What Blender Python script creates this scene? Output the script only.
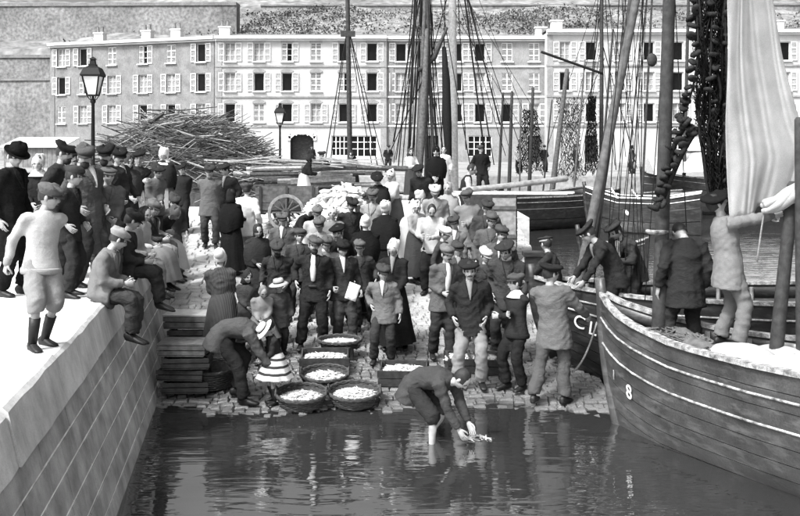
import bpy, bmesh, math, random
import numpy as np
from mathutils import Vector, Matrix
for o in list(bpy.data.objects): bpy.data.objects.remove(o, do_unlink=True)
R = math.radians
SC = bpy.context.scene
COL = SC.collection
# ------------------------------------------------------------------ camera, sky, sun, exposure
EYE = 1.69                       # camera height above the quay (quay top is z = 0)
FPX = 966.0                      # focal length in pixels of an 800 px wide frame
HOR = 145.0                      # horizon row of the 800x516 frame
cam = bpy.data.cameras.new('camera'); cam_o = bpy.data.objects.new('camera', cam); COL.objects.link(cam_o)
cam_o.location = (0, 0, EYE); cam_o.rotation_euler = (R(90), 0, 0)
cam.sensor_width = 36; cam.lens = FPX/800*36; cam.shift_y = -(258-HOR)/800
cam.clip_start = .1; cam.clip_end = 3000
SC.camera = cam_o
SUN_EL, SUN_AZ = 52, 222         # azimuth clockwise from +Y (the way the camera looks): light from behind the camera, left
w = bpy.data.worlds.new('World'); SC.world = w; w.use_nodes = True
nt = w.node_tree; bg = nt.nodes['Background']
sky = nt.nodes.new('ShaderNodeTexSky'); sky.sky_type = 'NISHITA'; sky.sun_disc = False
sky.sun_elevation = R(SUN_EL); sky.sun_rotation = R(SUN_AZ)
sky.air_density = 1.0; sky.dust_density = 10.0; sky.ozone_density = 1.0
bw = nt.nodes.new('ShaderNodeRGBToBW')          # a black-and-white plate: the sky has no hue
nt.links.new(sky.outputs[0], bw.inputs[0]); nt.links.new(bw.outputs[0], bg.inputs[0])
bg.inputs[1].default_value = 0.15
sl = bpy.data.lights.new('sun', 'SUN'); sl.energy = 2.5; sl.angle = R(8); sl.color = (1, 1, 1)
sun = bpy.data.objects.new('sun', sl); COL.objects.link(sun)
sdir = Vector((math.sin(R(SUN_AZ))*math.cos(R(SUN_EL)), math.cos(R(SUN_AZ))*math.cos(R(SUN_EL)), math.sin(R(SUN_EL))))
sun.rotation_euler = sdir.to_track_quat('Z', 'Y').to_euler()
SC.view_settings.view_transform = 'Standard'; SC.view_settings.look = 'None'
SC.view_settings.exposure = 1.0; SC.view_settings.gamma = 1; SC.view_settings.use_curve_mapping = False
SC.render.engine = 'CYCLES'
SC.cycles.max_bounces = 6; SC.cycles.transparent_max_bounces = 8
SC.render.resolution_x = 1024; SC.render.resolution_y = 660

def at(px, py, Y):               # the point at depth Y seen at (px, py) in the 800x516 frame
    return Vector(((px-400)*Y/FPX, Y, EYE-(py-HOR)*Y/FPX))
def xat(px, Y): return (px-400)*Y/FPX
def zat(py, Y): return EYE-(py-HOR)*Y/FPX

# ------------------------------------------------------------------ materials (all grey: the plate is black and white)
MATS = {}
def gm(name, v, rough=.8, ns=6.0, amt=.25, bump=.0, bs=40.0, spec=.3, metallic=0, fine=.12, fs=140.0, trans=0):
    if name in MATS: return MATS[name]
    m = bpy.data.materials.new(name); m.use_nodes = True; n = m.node_tree.nodes; L = m.node_tree.links
    b = n['Principled BSDF']; b.inputs['Roughness'].default_value = rough
    b.inputs['Specular IOR Level'].default_value = spec; b.inputs['Metallic'].default_value = metallic
    tc = n.new('ShaderNodeTexCoord')
    n1 = n.new('ShaderNodeTexNoise'); n1.inputs['Scale'].default_value = ns; n1.inputs['Detail'].default_value = 5
    n2 = n.new('ShaderNodeTexNoise'); n2.inputs['Scale'].default_value = fs; n2.inputs['Detail'].default_value = 2
    L.new(tc.outputs['Object'], n1.inputs['Vector']); L.new(tc.outputs['Object'], n2.inputs['Vector'])
    r1 = n.new('ShaderNodeMapRange'); r1.inputs[1].default_value = .3; r1.inputs[2].default_value = .7
    r1.inputs[3].default_value = 1-amt; r1.inputs[4].default_value = 1+amt
    r2 = n.new('ShaderNodeMapRange'); r2.inputs[1].default_value = .3; r2.inputs[2].default_value = .7
    r2.inputs[3].default_value = 1-fine; r2.inputs[4].default_value = 1+fine
    L.new(n1.outputs[0], r1.inputs[0]); L.new(n2.outputs[0], r2.inputs[0])
    mu = n.new('ShaderNodeMath'); mu.operation = 'MULTIPLY'; L.new(r1.outputs[0], mu.inputs[0]); L.new(r2.outputs[0], mu.inputs[1])
    mv = n.new('ShaderNodeMath'); mv.operation = 'MULTIPLY'; mv.inputs[1].default_value = v; L.new(mu.outputs[0], mv.inputs[0])
    L.new(mv.outputs[0], b.inputs['Base Color'])
    if bump:
        n3 = n.new('ShaderNodeTexNoise'); n3.inputs['Scale'].default_value = bs; n3.inputs['Detail'].default_value = 4
        L.new(tc.outputs['Object'], n3.inputs['Vector'])
        bp = n.new('ShaderNodeBump'); bp.inputs['Strength'].default_value = bump; bp.inputs['Distance'].default_value = .02
        L.new(n3.outputs[0], bp.inputs['Height']); L.new(bp.outputs[0], b.inputs['Normal'])
    if trans:
        tl = n.new('ShaderNodeBsdfTranslucent'); L.new(mv.outputs[0], tl.inputs[0])
        mx = n.new('ShaderNodeMixShader'); mx.inputs[0].default_value = trans
        L.new(b.outputs[0], mx.inputs[1]); L.new(tl.outputs[0], mx.inputs[2]); L.new(mx.outputs[0], n['Material Output'].inputs[0])
    MATS[name] = m
    return m
def cloth(v):
    s = 'cloth_%03d' % round(v*1000)
    m = gm(s, v*.82 if v < .2 else v*.76, .95, 5, .12, 0, 90, .04, 0, .16, 220)
    if 'wr' not in m:
        m['wr'] = 1; n = m.node_tree.nodes; L = m.node_tree.links; tc = n.new('ShaderNodeTexCoord'); mp = n.new('ShaderNodeMapping'); mp.inputs['Scale'].default_value = (1, 1, 1.7); L.new(tc.outputs['Object'], mp.inputs[0])
        a = n.new('ShaderNodeTexNoise'); a.inputs['Scale'].default_value = 9; a.inputs['Detail'].default_value = 6; a.inputs['Roughness'].default_value = .62; a.inputs['Distortion'].default_value = 1.6; L.new(mp.outputs[0], a.inputs['Vector'])
        bp = n.new('ShaderNodeBump'); bp.inputs['Strength'].default_value = .55 if v < .15 else .25; bp.inputs['Distance'].default_value = .03; L.new(a.outputs[0], bp.inputs['Height']); L.new(bp.outputs[0], n['Principled BSDF'].inputs['Normal'])
    return m
def striped(name, a, c, scale, axis='Z'):
    if name in MATS: return MATS[name]
    m = gm(name, a, .9, 9, .2, .2, 90, .15); n = m.node_tree.nodes; L = m.node_tree.links
    tc = n.new('ShaderNodeTexCoord'); wv = n.new('ShaderNodeTexWave'); wv.wave_type = 'BANDS'; wv.bands_direction = axis
    wv.inputs['Scale'].default_value = scale; wv.inputs['Distortion'].default_value = .6; wv.inputs['Detail'].default_value = 1
    L.new(tc.outputs['Object'], wv.inputs['Vector'])
    rr = n.new('ShaderNodeMapRange'); rr.inputs[1].default_value = .68; rr.inputs[2].default_value = .78; L.new(wv.outputs['Fac'], rr.inputs[0])
    mx = n.new('ShaderNodeMix'); mx.data_type = 'RGBA'; b = n['Principled BSDF']
    src = b.inputs['Base Color'].links[0].from_socket
    L.new(rr.outputs[0], mx.inputs[0]); L.new(src, mx.inputs[6]); mx.inputs[7].default_value = (c, c, c, 1)
    L.new(mx.outputs[2], b.inputs['Base Color'])
    return m
M = dict(
 skin=gm('skin', .31, .55, 14, .16, .05, 80, .35), eye=gm('eye', .02, .3), lip=gm('lip', .16, .5),
 hair=gm('hair_dark', .016, .6, 30, .4, .3, 120), fair=gm('hair_fair', .13, .6, 30, .3, .3, 120), grey_hair=gm('hair_grey', .16, .6, 30, .3, .3, 120),
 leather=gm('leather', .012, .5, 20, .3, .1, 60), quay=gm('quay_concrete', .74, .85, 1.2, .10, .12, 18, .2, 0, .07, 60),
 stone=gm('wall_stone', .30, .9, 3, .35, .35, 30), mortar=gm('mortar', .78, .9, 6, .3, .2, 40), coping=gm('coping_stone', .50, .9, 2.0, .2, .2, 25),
 wood=gm('weathered_wood', .085, .8, 12, .4, .25, 60), darkwood=gm('dark_wood', .032, .75, 14, .4, .25, 60), palewood=gm('pale_wood', .45, .8, 12, .25, .2, 60),
 midwood=gm('grey_wood', .20, .8, 12, .35, .25, 60), tar=gm('tarred_hull', .016, .45, 5, .5, .15, 30, .4), hullgrey=gm('painted_hull', .042, .42, 2.5, .45, .12, 25, .45, 0, .25, 60), 
 whitepaint=gm('white_paint', .72, .6, 10, .15), iron=gm('black_iron', .008, .6, 20, .3, .1, 40, .15),
 rope=gm('rope', .20, .9, 60, .3, .3, 200), tarrope=gm('tarred_rope', .018, .9, 60, .3, .3, 200, .05), wicker=gm('wicker', .045, .75, 30, .45, .2, 90),
 fish=gm('fish_silver', .48, .35, 40, .3, .05, 90, .6), sail=gm('pale_net', .50, .9, 5, .12, .25, 140, .1, 0, .16, 240, .35),
 net=gm('tanned_net', .016, .9, 30, .4, 0, 40, .05), cork=gm('cork', .02, .9, 25, .5, .3, 80, .08), sack=gm('sack', .32, .9, 10, .15, .25, 60),
 wall_a=gm('stucco_grey', .20, .95, 1.0, .22, .1, 8, .15, 0, .22, 14), wall_b=gm('stucco_white', .42, .95, .8, .13, .1, 8, .15, 0, .12, 14), wall_c=gm('stucco_pale', .26, .95, .9, .18, .1, 8, .15, 0, .16, 14),
 trim=gm('trim_stone', .62, .9, 1.5, .12), shutter=gm('shutter_paint', .56, .8, 3, .15, 0, 1, .2, 0, .1, 30), glass=gm('dark_pane', .006, .3, 3, .3, 0, 1, .2), curtain=gm('curtain', .26, .9, 5, .3),
 slate=gm('slate_roof', .16, .8, 2, .3), hill=gm('hill_grass', .17, 1, .09, .30, .5, 1.2, .05, 0, .45, .9), rampart=gm('rampart_stone', .20, .95, .25, .3, .3, 2, .1, 0, .35, 3.0),
 rail=gm('worn_rail', .24, .7, 14, .75, .2, 60, .3, 0, .4, 90), paper=gm('paper', .8, .8, 10, .05), bark=gm('pole_bark', .06, .85, 18, .55, .25, 60, .2), palebark=gm('split_wood', .27, .85, 18, .3, .25, 60, .2),
 leaf=gm('scrub_leaf', .06, .9, 1.0, .4), lampglass=gm('lamp_glass', .5, .15, 5, .1, 0, 1, .6), heap=gm('pale_shell', .48, .8, 8, .3, .2, 40), earth=gm('seabed', .05, .9, 1, .3),
 farpave=gm('far_paving', .24, .95, .3, .3, .2, 6, .1, 0, .25, 5), yard=gm('far_quay', .46, .95, .35, .25, .2, 6, .1, 0, .2, 9))

def ground_mat():
    m = gm('slip_sett', .31, .8, 2.2, .30, .35, 40, .3, 0, .3, 90); n = m.node_tree.nodes; L = m.node_tree.links; b = n['Principled BSDF']
    g = n.new('ShaderNodeNewGeometry'); sp = n.new('ShaderNodeSeparateXYZ'); L.new(g.outputs['Position'], sp.inputs[0])
    nz = n.new('ShaderNodeTexNoise'); nz.inputs['Scale'].default_value = 1.6; nz.inputs['Detail'].default_value = 4; L.new(g.outputs['Position'], nz.inputs['Vector'])
    ma = n.new('ShaderNodeMath'); ma.operation = 'MULTIPLY_ADD'; ma.inputs[1].default_value = .55; L.new(nz.outputs[0], ma.inputs[0]); L.new(sp.outputs['Z'], ma.inputs[2])
    wet = n.new('ShaderNodeMapRange'); wet.inputs[1].default_value = -1.08; wet.inputs[2].default_value = -.80; wet.inputs[3].default_value = .36; wet.inputs[4].default_value = 1
    L.new(ma.outputs[0], wet.inputs[0])
    src = b.inputs['Base Color'].links[0].from_socket
    mu = n.new('ShaderNodeMath'); mu.operation = 'MULTIPLY'; L.new(src, mu.inputs[0]); L.new(wet.outputs[0], mu.inputs[1]); L.new(mu.outputs[0], b.inputs['Base Color'])
    ro = n.new('ShaderNodeMapRange'); ro.inputs[1].default_value = .25; ro.inputs[2].default_value = 1; ro.inputs[3].default_value = .2; ro.inputs[4].default_value = .85
    L.new(wet.outputs[0], ro.inputs[0]); L.new(ro.outputs[0], b.inputs['Roughness'])
    return m
M['sett'] = ground_mat()
def water_mat():
    m = bpy.data.materials.new('harbour_water'); m.use_nodes = True; n = m.node_tree.nodes; L = m.node_tree.links; out = n['Material Output']; n.remove(n['Principled BSDF'])
    df = n.new('ShaderNodeBsdfDiffuse'); df.inputs[0].default_value = (.022,)*3+(1,); gl = n.new('ShaderNodeBsdfGlossy'); gl.inputs[0].default_value = (.97,)*3+(1,); gl.inputs['Roughness'].default_value = .035
    fr = n.new('ShaderNodeFresnel'); fr.inputs['IOR'].default_value = 3.6; mx = n.new('ShaderNodeMixShader')
    L.new(fr.outputs[0], mx.inputs[0]); L.new(df.outputs[0], mx.inputs[1]); L.new(gl.outputs[0], mx.inputs[2]); L.new(mx.outputs[0], out.inputs[0])
    g = n.new('ShaderNodeNewGeometry'); mp = n.new('ShaderNodeMapping'); mp.inputs['Scale'].default_value = (.55, 1.7, 1); L.new(g.outputs['Position'], mp.inputs[0])
    a = n.new('ShaderNodeTexNoise'); a.inputs['Scale'].default_value = 2.3; a.inputs['Detail'].default_value = 2.5; a.inputs['Distortion'].default_value = .7
    c = n.new('ShaderNodeTexNoise'); c.inputs['Scale'].default_value = 8; c.inputs['Detail'].default_value = 2
    k = n.new('ShaderNodeTexNoise'); k.inputs['Scale'].default_value = .5; k.inputs['Detail'].default_value = 1; L.new(g.outputs['Position'], k.inputs['Vector'])
    L.new(mp.outputs[0], a.inputs['Vector']); L.new(mp.outputs[0], c.inputs['Vector'])
    ad = n.new('ShaderNodeMath'); ad.operation = 'MULTIPLY_ADD'; ad.inputs[1].default_value = .16; L.new(c.outputs[0], ad.inputs[0]); L.new(a.outputs[0], ad.inputs[2])
    am = n.new('ShaderNodeMapRange'); am.inputs[1].default_value = .35; am.inputs[2].default_value = .65; am.inputs[3].default_value = .35; am.inputs[4].default_value = 1; L.new(k.outputs[0], am.inputs[0])
    mu = n.new('ShaderNodeMath'); mu.operation = 'MULTIPLY'; L.new(ad.outputs[0], mu.inputs[0]); L.new(am.outputs[0], mu.inputs[1])
    bp = n.new('ShaderNodeBump'); bp.inputs['Strength'].default_value = .5; bp.inputs['Distance'].default_value = .042
    L.new(mu.outputs[0], bp.inputs['Height']); L.new(bp.outputs[0], gl.inputs['Normal']); L.new(bp.outputs[0], fr.inputs['Normal'])
    return m
M['water'] = water_mat()
def hull_weather(m, scr):
    n = m.node_tree.nodes; L = m.node_tree.links; b = n['Principled BSDF']; g = n.new('ShaderNodeNewGeometry'); mp = n.new('ShaderNodeMapping'); mp.inputs['Scale'].default_value = (1.3, 1.3, 4.5); L.new(g.outputs['Position'], mp.inputs[0])
    a = n.new('ShaderNodeTexNoise'); a.inputs['Scale'].default_value = 2.2; a.inputs['Detail'].default_value = 9; a.inputs['Roughness'].default_value = .7; L.new(mp.outputs[0], a.inputs['Vector'])
    r = n.new('ShaderNodeMapRange'); r.inputs[1].default_value = .5; r.inputs[2].default_value = .78; r.inputs[3].default_value = 0; r.inputs[4].default_value = scr; L.new(a.outputs[0], r.inputs[0])
    mx = n.new('ShaderNodeMix'); mx.data_type = 'RGBA'; src = b.inputs['Base Color'].links[0].from_socket; L.new(r.outputs[0], mx.inputs[0]); L.new(src, mx.inputs[6]); mx.inputs[7].default_value = (.22, .22, .22, 1); L.new(mx.outputs[2], b.inputs['Base Color'])
def sheer(m):                                           # fine mesh: light passes between the threads
    n = m.node_tree.nodes; L = m.node_tree.links; out = n['Material Output']; src = out.inputs[0].links[0].from_socket
    tc = n.new('ShaderNodeTexCoord'); a = n.new('ShaderNodeTexNoise'); a.inputs['Scale'].default_value = 150; a.inputs['Detail'].default_value = 2; L.new(tc.outputs['Object'], a.inputs['Vector'])
    c = n.new('ShaderNodeTexNoise'); c.inputs['Scale'].default_value = 2.2; c.inputs['Detail'].default_value = 3; L.new(tc.outputs['Object'], c.inputs['Vector'])
    ad = n.new('ShaderNodeMath'); ad.operation = 'MULTIPLY'; L.new(a.outputs[0], ad.inputs[0]); L.new(c.outputs[0], ad.inputs[1])
    r = n.new('ShaderNodeMapRange'); r.inputs[1].default_value = .2; r.inputs[2].default_value = .38; r.inputs[3].default_value = .08; r.inputs[4].default_value = .28; L.new(ad.outputs[0], r.inputs[0])
    t = n.new('ShaderNodeBsdfTransparent'); mx = n.new('ShaderNodeMixShader'); L.new(r.outputs[0], mx.inputs[0]); L.new(src, mx.inputs[1]); L.new(t.outputs[0], mx.inputs[2]); L.new(mx.outputs[0], out.inputs[0])
sheer(M['sail'])
hull_weather(M['hullgrey'], .5); hull_weather(M['tar'], .3)
def wall_stain(m):                                      # weed and tide stain on the foot of the quay wall, with drip streaks
    n = m.node_tree.nodes; L = m.node_tree.links; b = n['Principled BSDF']; g = n.new('ShaderNodeNewGeometry'); mp = n.new('ShaderNodeMapping'); mp.inputs['Scale'].default_value = (3, 3, 1.6); L.new(g.outputs['Position'], mp.inputs[0])
    a = n.new('ShaderNodeTexNoise'); a.inputs['Scale'].default_value = 2.5; a.inputs['Detail'].default_value = 10; a.inputs['Roughness'].default_value = .72; L.new(mp.outputs[0], a.inputs['Vector'])
    r = n.new('ShaderNodeMapRange'); r.inputs[1].default_value = .42; r.inputs[2].default_value = .72; r.inputs[3].default_value = 1.06; r.inputs[4].default_value = .72; L.new(a.outputs[0], r.inputs[0])
    src = b.inputs['Base Color'].links[0].from_socket; mu = n.new('ShaderNodeMath'); mu.operation = 'MULTIPLY'; L.new(src, mu.inputs[0]); L.new(r.outputs[0], mu.inputs[1]); L.new(mu.outputs[0], b.inputs['Base Color'])
wall_stain(M['stone']); wall_stain(M['coping']); wall_stain(M['wall_a']); wall_stain(M['wall_c'])

# ------------------------------------------------------------------ mesh helpers
def tag(o, label=None, cat=None, group=None, kind=None):
    if label: o['label'] = label
    if cat: o['category'] = cat
    if group: o['group'] = group
    if kind: o['kind'] = kind
    return o
def link(name, data, parent=None, loc=None, rot=None, scale=None):
    o = bpy.data.objects.new(name, data); COL.objects.link(o)
    if parent is not None: o.parent = parent
    if loc is not None: o.location = loc
    if rot is not None: o.rotation_euler = rot
    if scale is not None: o.scale = scale
    return o
def empty(name, loc=(0, 0, 0), rz=0):
    o = link(name, None, None, loc, (0, 0, rz)); o.empty_display_size = .2
    return o
def frame(t, ref):
    t = t.normalized(); x = ref - t*ref.dot(t)
    if x.length < 1e-4:
        x = Vector((0, 0, 1)) if abs(t.z) < .9 else Vector((1, 0, 0)); x = x - t*x.dot(t)
    x.normalize(); return x, t.cross(x), t
class MB:
    def __init__(s): s.v = []; s.f = []; s.mi = []; s.cur = 0
    def mat(s, i): s.cur = i; return s
    def add(s, vs, fs):
        o = len(s.v); s.v += [tuple(p) for p in vs]
        for f in fs: s.f.append([i+o for i in f]); s.mi.append(s.cur)
    def box(s, c, d, m=None):
        hx, hy, hz = d[0]/2, d[1]/2, d[2]/2
        vs = [Vector((x*hx, y*hy, z*hz)) for z in (-1, 1) for x, y in ((-1, -1), (1, -1), (1, 1), (-1, 1))]
        if m is not None: vs = [m @ p for p in vs]
        c = Vector(c); s.add([p+c for p in vs], [(3, 2, 1, 0), (4, 5, 6, 7), (0, 1, 5, 4), (1, 2, 6, 5), (2, 3, 7, 6), (3, 0, 4, 7)])
        return s
    def bar(s, a, b, w, h, up=Vector((0, 0, 1))):       # rectangular beam from a to b
        a, b = Vector(a), Vector(b); x, y, t = frame(b-a, up)
        vs = [p+y*(i*w/2)+x*(j*h/2) for p in (a, b) for i, j in ((-1, -1), (1, -1), (1, 1), (-1, 1))]
        s.add(vs, [(0, 1, 2, 3), (7, 6, 5, 4), (0, 4, 5, 1), (1, 5, 6, 2), (2, 6, 7, 3), (3, 7, 4, 0)])
        return s
    def hexa(s, vs): s.add(vs, [(3, 2, 1, 0), (4, 5, 6, 7), (0, 1, 5, 4), (1, 2, 6, 5), (2, 3, 7, 6), (3, 0, 4, 7)]); return s
    def tube(s, pts, rad, n=8, ref=Vector((1, 0, 0)), cap=1):
        pts = [Vector(p) for p in pts]; rad = [r if isinstance(r, tuple) else (r, r) for r in rad]
        ring = []
        N = len(pts)
        tang = [(pts[min(i+1, N-1)]-pts[max(i-1, 0)]) for i in range(N)]
        P = list(pts); Rr = list(rad); T = list(tang)
        if cap == 1:                                     # rounded ends
            t0 = tang[0].normalized(); r0 = min(rad[0]); t1 = tang[-1].normalized(); r1 = min(rad[-1])
            P = [pts[0]-t0*r0*.6]+P+[pts[-1]+t1*r1*.6]
            Rr = [tuple(a*.62 for a in rad[0])]+Rr+[tuple(a*.62 for a in rad[-1])]
            T = [tang[0]]+T+[tang[-1]]
        vs = []
        for p, r, t in zip(P, Rr, T):
            x, y, _ = frame(t, ref)
            for k in range(n):
                a = 2*math.pi*k/n; vs.append(p+x*(math.cos(a)*r[0])+y*(math.sin(a)*r[1]))
        fs = []
        K = len(P)
        for i in range(K-1):
            for k in range(n): fs.append((i*n+k, i*n+(k+1) % n, (i+1)*n+(k+1) % n, (i+1)*n+k))
        if cap: fs.append(tuple(range(n-1, -1, -1))); fs.append(tuple(range((K-1)*n, K*n)))
        s.add(vs, fs); return s
    def lathe(s, prof, n=16, m=None, sy=1.0):
        vs = []; fs = []
        for r, z in prof:
            for k in range(n):
                a = 2*math.pi*k/n; vs.append(Vector((r*math.cos(a), r*math.sin(a)*sy, z)))
        for i in range(len(prof)-1):
            for k in range(n): fs.append((i*n+k, i*n+(k+1) % n, (i+1)*n+(k+1) % n, (i+1)*n+k))
        if m is not None: vs = [m @ p for p in vs]
        s.add(vs, fs); return s
    def ell(s, c, r, n=10, k=7, m=None):
        prof = [(math.sin(math.pi*i/k), -math.cos(math.pi*i/k)) for i in range(k+1)]
        prof[0] = (.02, -1); prof[-1] = (.02, 1)
        mm = Matrix.Translation(Vector(c)) @ (m.to_4x4() if m is not None else Matrix()) @ Matrix.Diagonal((r[0], r[1], r[2], 1))
        return s.lathe(prof, n, mm)
    def mesh(s, name, mats, smooth=False):
        me = bpy.data.meshes.new(name); me.from_pydata(s.v, [], s.f)
        for m in (mats if isinstance(mats, (list, tuple)) else [mats]): me.materials.append(m)
        if any(s.mi): me.polygons.foreach_set('material_index', s.mi)
        if smooth: me.polygons.foreach_set('use_smooth', [True]*len(s.f))
        me.update(); return me
    def build(s, name, mats, parent=None, smooth=False, loc=None, rot=None):
        return link(name, s.mesh(name, mats, smooth), parent, loc, rot)
def structure(o): o['kind'] = 'structure'; return o
def prism(name, poly, z0, z1, mat):
    mb = MB(); n = len(poly)
    zt = z1 if callable(z1) else (lambda x, y: z1)
    mb.add([(x, y, z0) for x, y in poly]+[(x, y, zt(x, y)) for x, y in poly],
           [tuple(range(n-1, -1, -1)), tuple(range(n, 2*n))]+[(i, (i+1) % n, n+(i+1) % n, n+i) for i in range(n)])
    return structure(mb.build(name, mat))
def rot2(d):                                            # z-rotation that turns +Y onto direction d
    return math.atan2(-d[0], d[1])

# ------------------------------------------------------------------ the setting
WATER = -1.575
def wall_x(Y): return -2.61-.155*(Y-6.66)               # quay edge
def batter(z): return -z*.25                            # the wall leans out towards its foot
EDGE = 2.7                                              # right edge of the slip
def slip_z(Y): return -1.41+.15*(Y-13)
def und(X, Y): return .022*math.sin(1.3*X+.5)*math.sin(.9*Y+.3)+.016*math.sin(3.1*X+1.7*Y)+.010*math.sin(6.3*X-2.9*Y)
def ground_z(X, Y):
    if X > wall_x(Y)-.02 and Y < 22.4: return min(0, slip_z(Y)+und(X, Y))
    return 0.0
def build_setting():
    mb = MB(); mb.add([(-900, -300, -4), (900, -300, -4), (900, 1500, -4), (-900, 1500, -4)], [(0, 1, 2, 3)])
    structure(mb.build('ground', M['earth']))
    mb = MB(); mb.add([(-20, -40, WATER), (220, -40, WATER), (220, 75, WATER), (-20, 75, WATER)], [(0, 1, 2, 3)])
    structure(mb.build('water', M['water']))
    prism('quay', [(-60, -6), (wall_x(-6)-.5, -6), (wall_x(22.4)-.5, 22.4), (-60, 22.4)], -4, 0, M['quay'])
    prism('quay_yard', [(-60, 22.404), (3.0, 22.404), (3.0, 33), (-4.5, 33), (-4.5, 52), (-60, 52)], -4, 0, M['yard'])
    prism('far_quay', [(-140, 52.004), (140, 52.004), (140, 125), (-140, 125)], -4, -.004, M['farpave'])
    # the slip: a sloping bed with real setts laid on it
    sl = prism('slipway', [(wall_x(4)+.2, 4), (EDGE, 4), (EDGE, 22.4), (wall_x(22.4)-.4, 22.4)], -4, lambda x, y: slip_z(y)-.085, M['sett'])
    rnd = random.Random(4); mb = MB(); Y = 9.6
    while Y < 22.25:
        dy = rnd.uniform(.085, .125) if Y < 16 else rnd.uniform(.13, .18); X = wall_x(Y)+.05; 
        while X < EDGE-.05:
            dx = rnd.uniform(.09, .19) if Y < 16 else rnd.uniform(.16, .28); dx = min(dx, EDGE-X)
            g = rnd.uniform(.003, .008); h = rnd.gauss(0, .007 if not 11.2 < Y < 12.5 else .016)+und(X, Y)-.006; c = rnd.uniform(.010, .018)
            x0, x1, y0, y1 = X+g, X+dx-g, Y+g, Y+dy-g
            tl = rnd.uniform(-.010, .010)
            b = [(x0, y0, slip_z(y0)-.13), (x1, y0, slip_z(y0)-.13), (x1, y1, slip_z(y1)-.13), (x0, y1, slip_z(y1)-.13)]
            k = [(x0, y0, slip_z(y0)-.02+h), (x1, y0, slip_z(y0)-.02+h), (x1, y1, slip_z(y1)-.02+h), (x0, y1, slip_z(y1)-.02+h)]
            t = [(x0+c, y0+c, slip_z(y0+c)+h-tl), (x1-c, y0+c, slip_z(y0+c)+h+tl), (x1-c, y1-c, slip_z(y1-c)+h+tl), (x0+c, y1-c, slip_z(y1-c)+h-tl)]
            mb.add(b+k+t, [(0, 1, 5, 4), (1, 2, 6, 5), (2, 3, 7, 6), (3, 0, 4, 7), (4, 5, 9, 8), (5, 6, 10, 9), (6, 7, 11, 10), (7, 4, 8, 11), (8, 9, 10, 11)])
            X += dx
        Y += dy
    o = mb.build('sett', M['sett'], sl); o['kind'] = 'stuff'
    # quay wall: mortar core, coping blocks, six courses of stone
    root = empty('quay_wall', (wall_x(12), 12, -1.5))
    tag(root, 'sloping stone quay wall with pale joints below the white quay top', 'wall')
    off = Vector(root.location)
    core = MB()
    def prow(Ya, Yb, z0, z1, d, dep):                   # a block on the battered face
        vs = []
        for z in (z0, z1):
            for Yq, s in ((Ya, 0), (Ya, 1), (Yb, 1), (Yb, 0)):
                vs.append(Vector((wall_x(Yq)+batter(z)+(d if s else -dep), Yq, z))-off)
        return vs
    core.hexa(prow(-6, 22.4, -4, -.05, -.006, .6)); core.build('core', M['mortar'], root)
    rnd = random.Random(8)
    Y = 3.2; k = 0
    ends = []
    while Y < 22.3:
        L_ = rnd.uniform(1.35, 1.75); Y2 = min(Y+L_, 22.4)
        mb = MB(); j = rnd.uniform(-.012, .012); zt = .012+rnd.uniform(-.006, .008); ch = rnd.uniform(.012, .035); vs = []
        nseg = 7
        for i in range(nseg+1):
            Yq = Y+.006+(Y2-Y-.012)*i/nseg; e = rnd.uniform(-.006, .006); c2 = ch+rnd.uniform(0, .014)
            for xx, zz in ((-.62, -.36), (.03+j+e, -.36), (.03+j+e, zt-c2), (.03+j+e-c2, zt), (-.62, zt)): vs.append(Vector((wall_x(Yq)+batter(zz)+xx, Yq, zz))-off)
        mb.add(vs, [(i*5+q, i*5+5+q, i*5+5+(q+1) % 5, i*5+(q+1) % 5) for i in range(nseg) for q in range(5)]+[(0, 1, 2, 3, 4), tuple(nseg*5+q for q in (4, 3, 2, 1, 0))])
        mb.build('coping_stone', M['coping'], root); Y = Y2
    z = -.36; row = 0
    while z > -2.0:
        h = rnd.uniform(.19, .25); Y = 3.0+rnd.random()*.5
        while Y < 22.3:
            L_ = rnd.uniform(.6, 1.25); Y2 = min(Y+L_, 22.4)
            if slip_z(Y2) < z and Y2 > 6:
                mb = MB(); d = rnd.uniform(.001, .007); v = prow(Y+.009, Y2-.009, z-h+.013, z-.013, d, .1)
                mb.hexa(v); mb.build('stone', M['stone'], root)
            Y = Y2
        z -= h; row += 1
build_setting()

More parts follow.
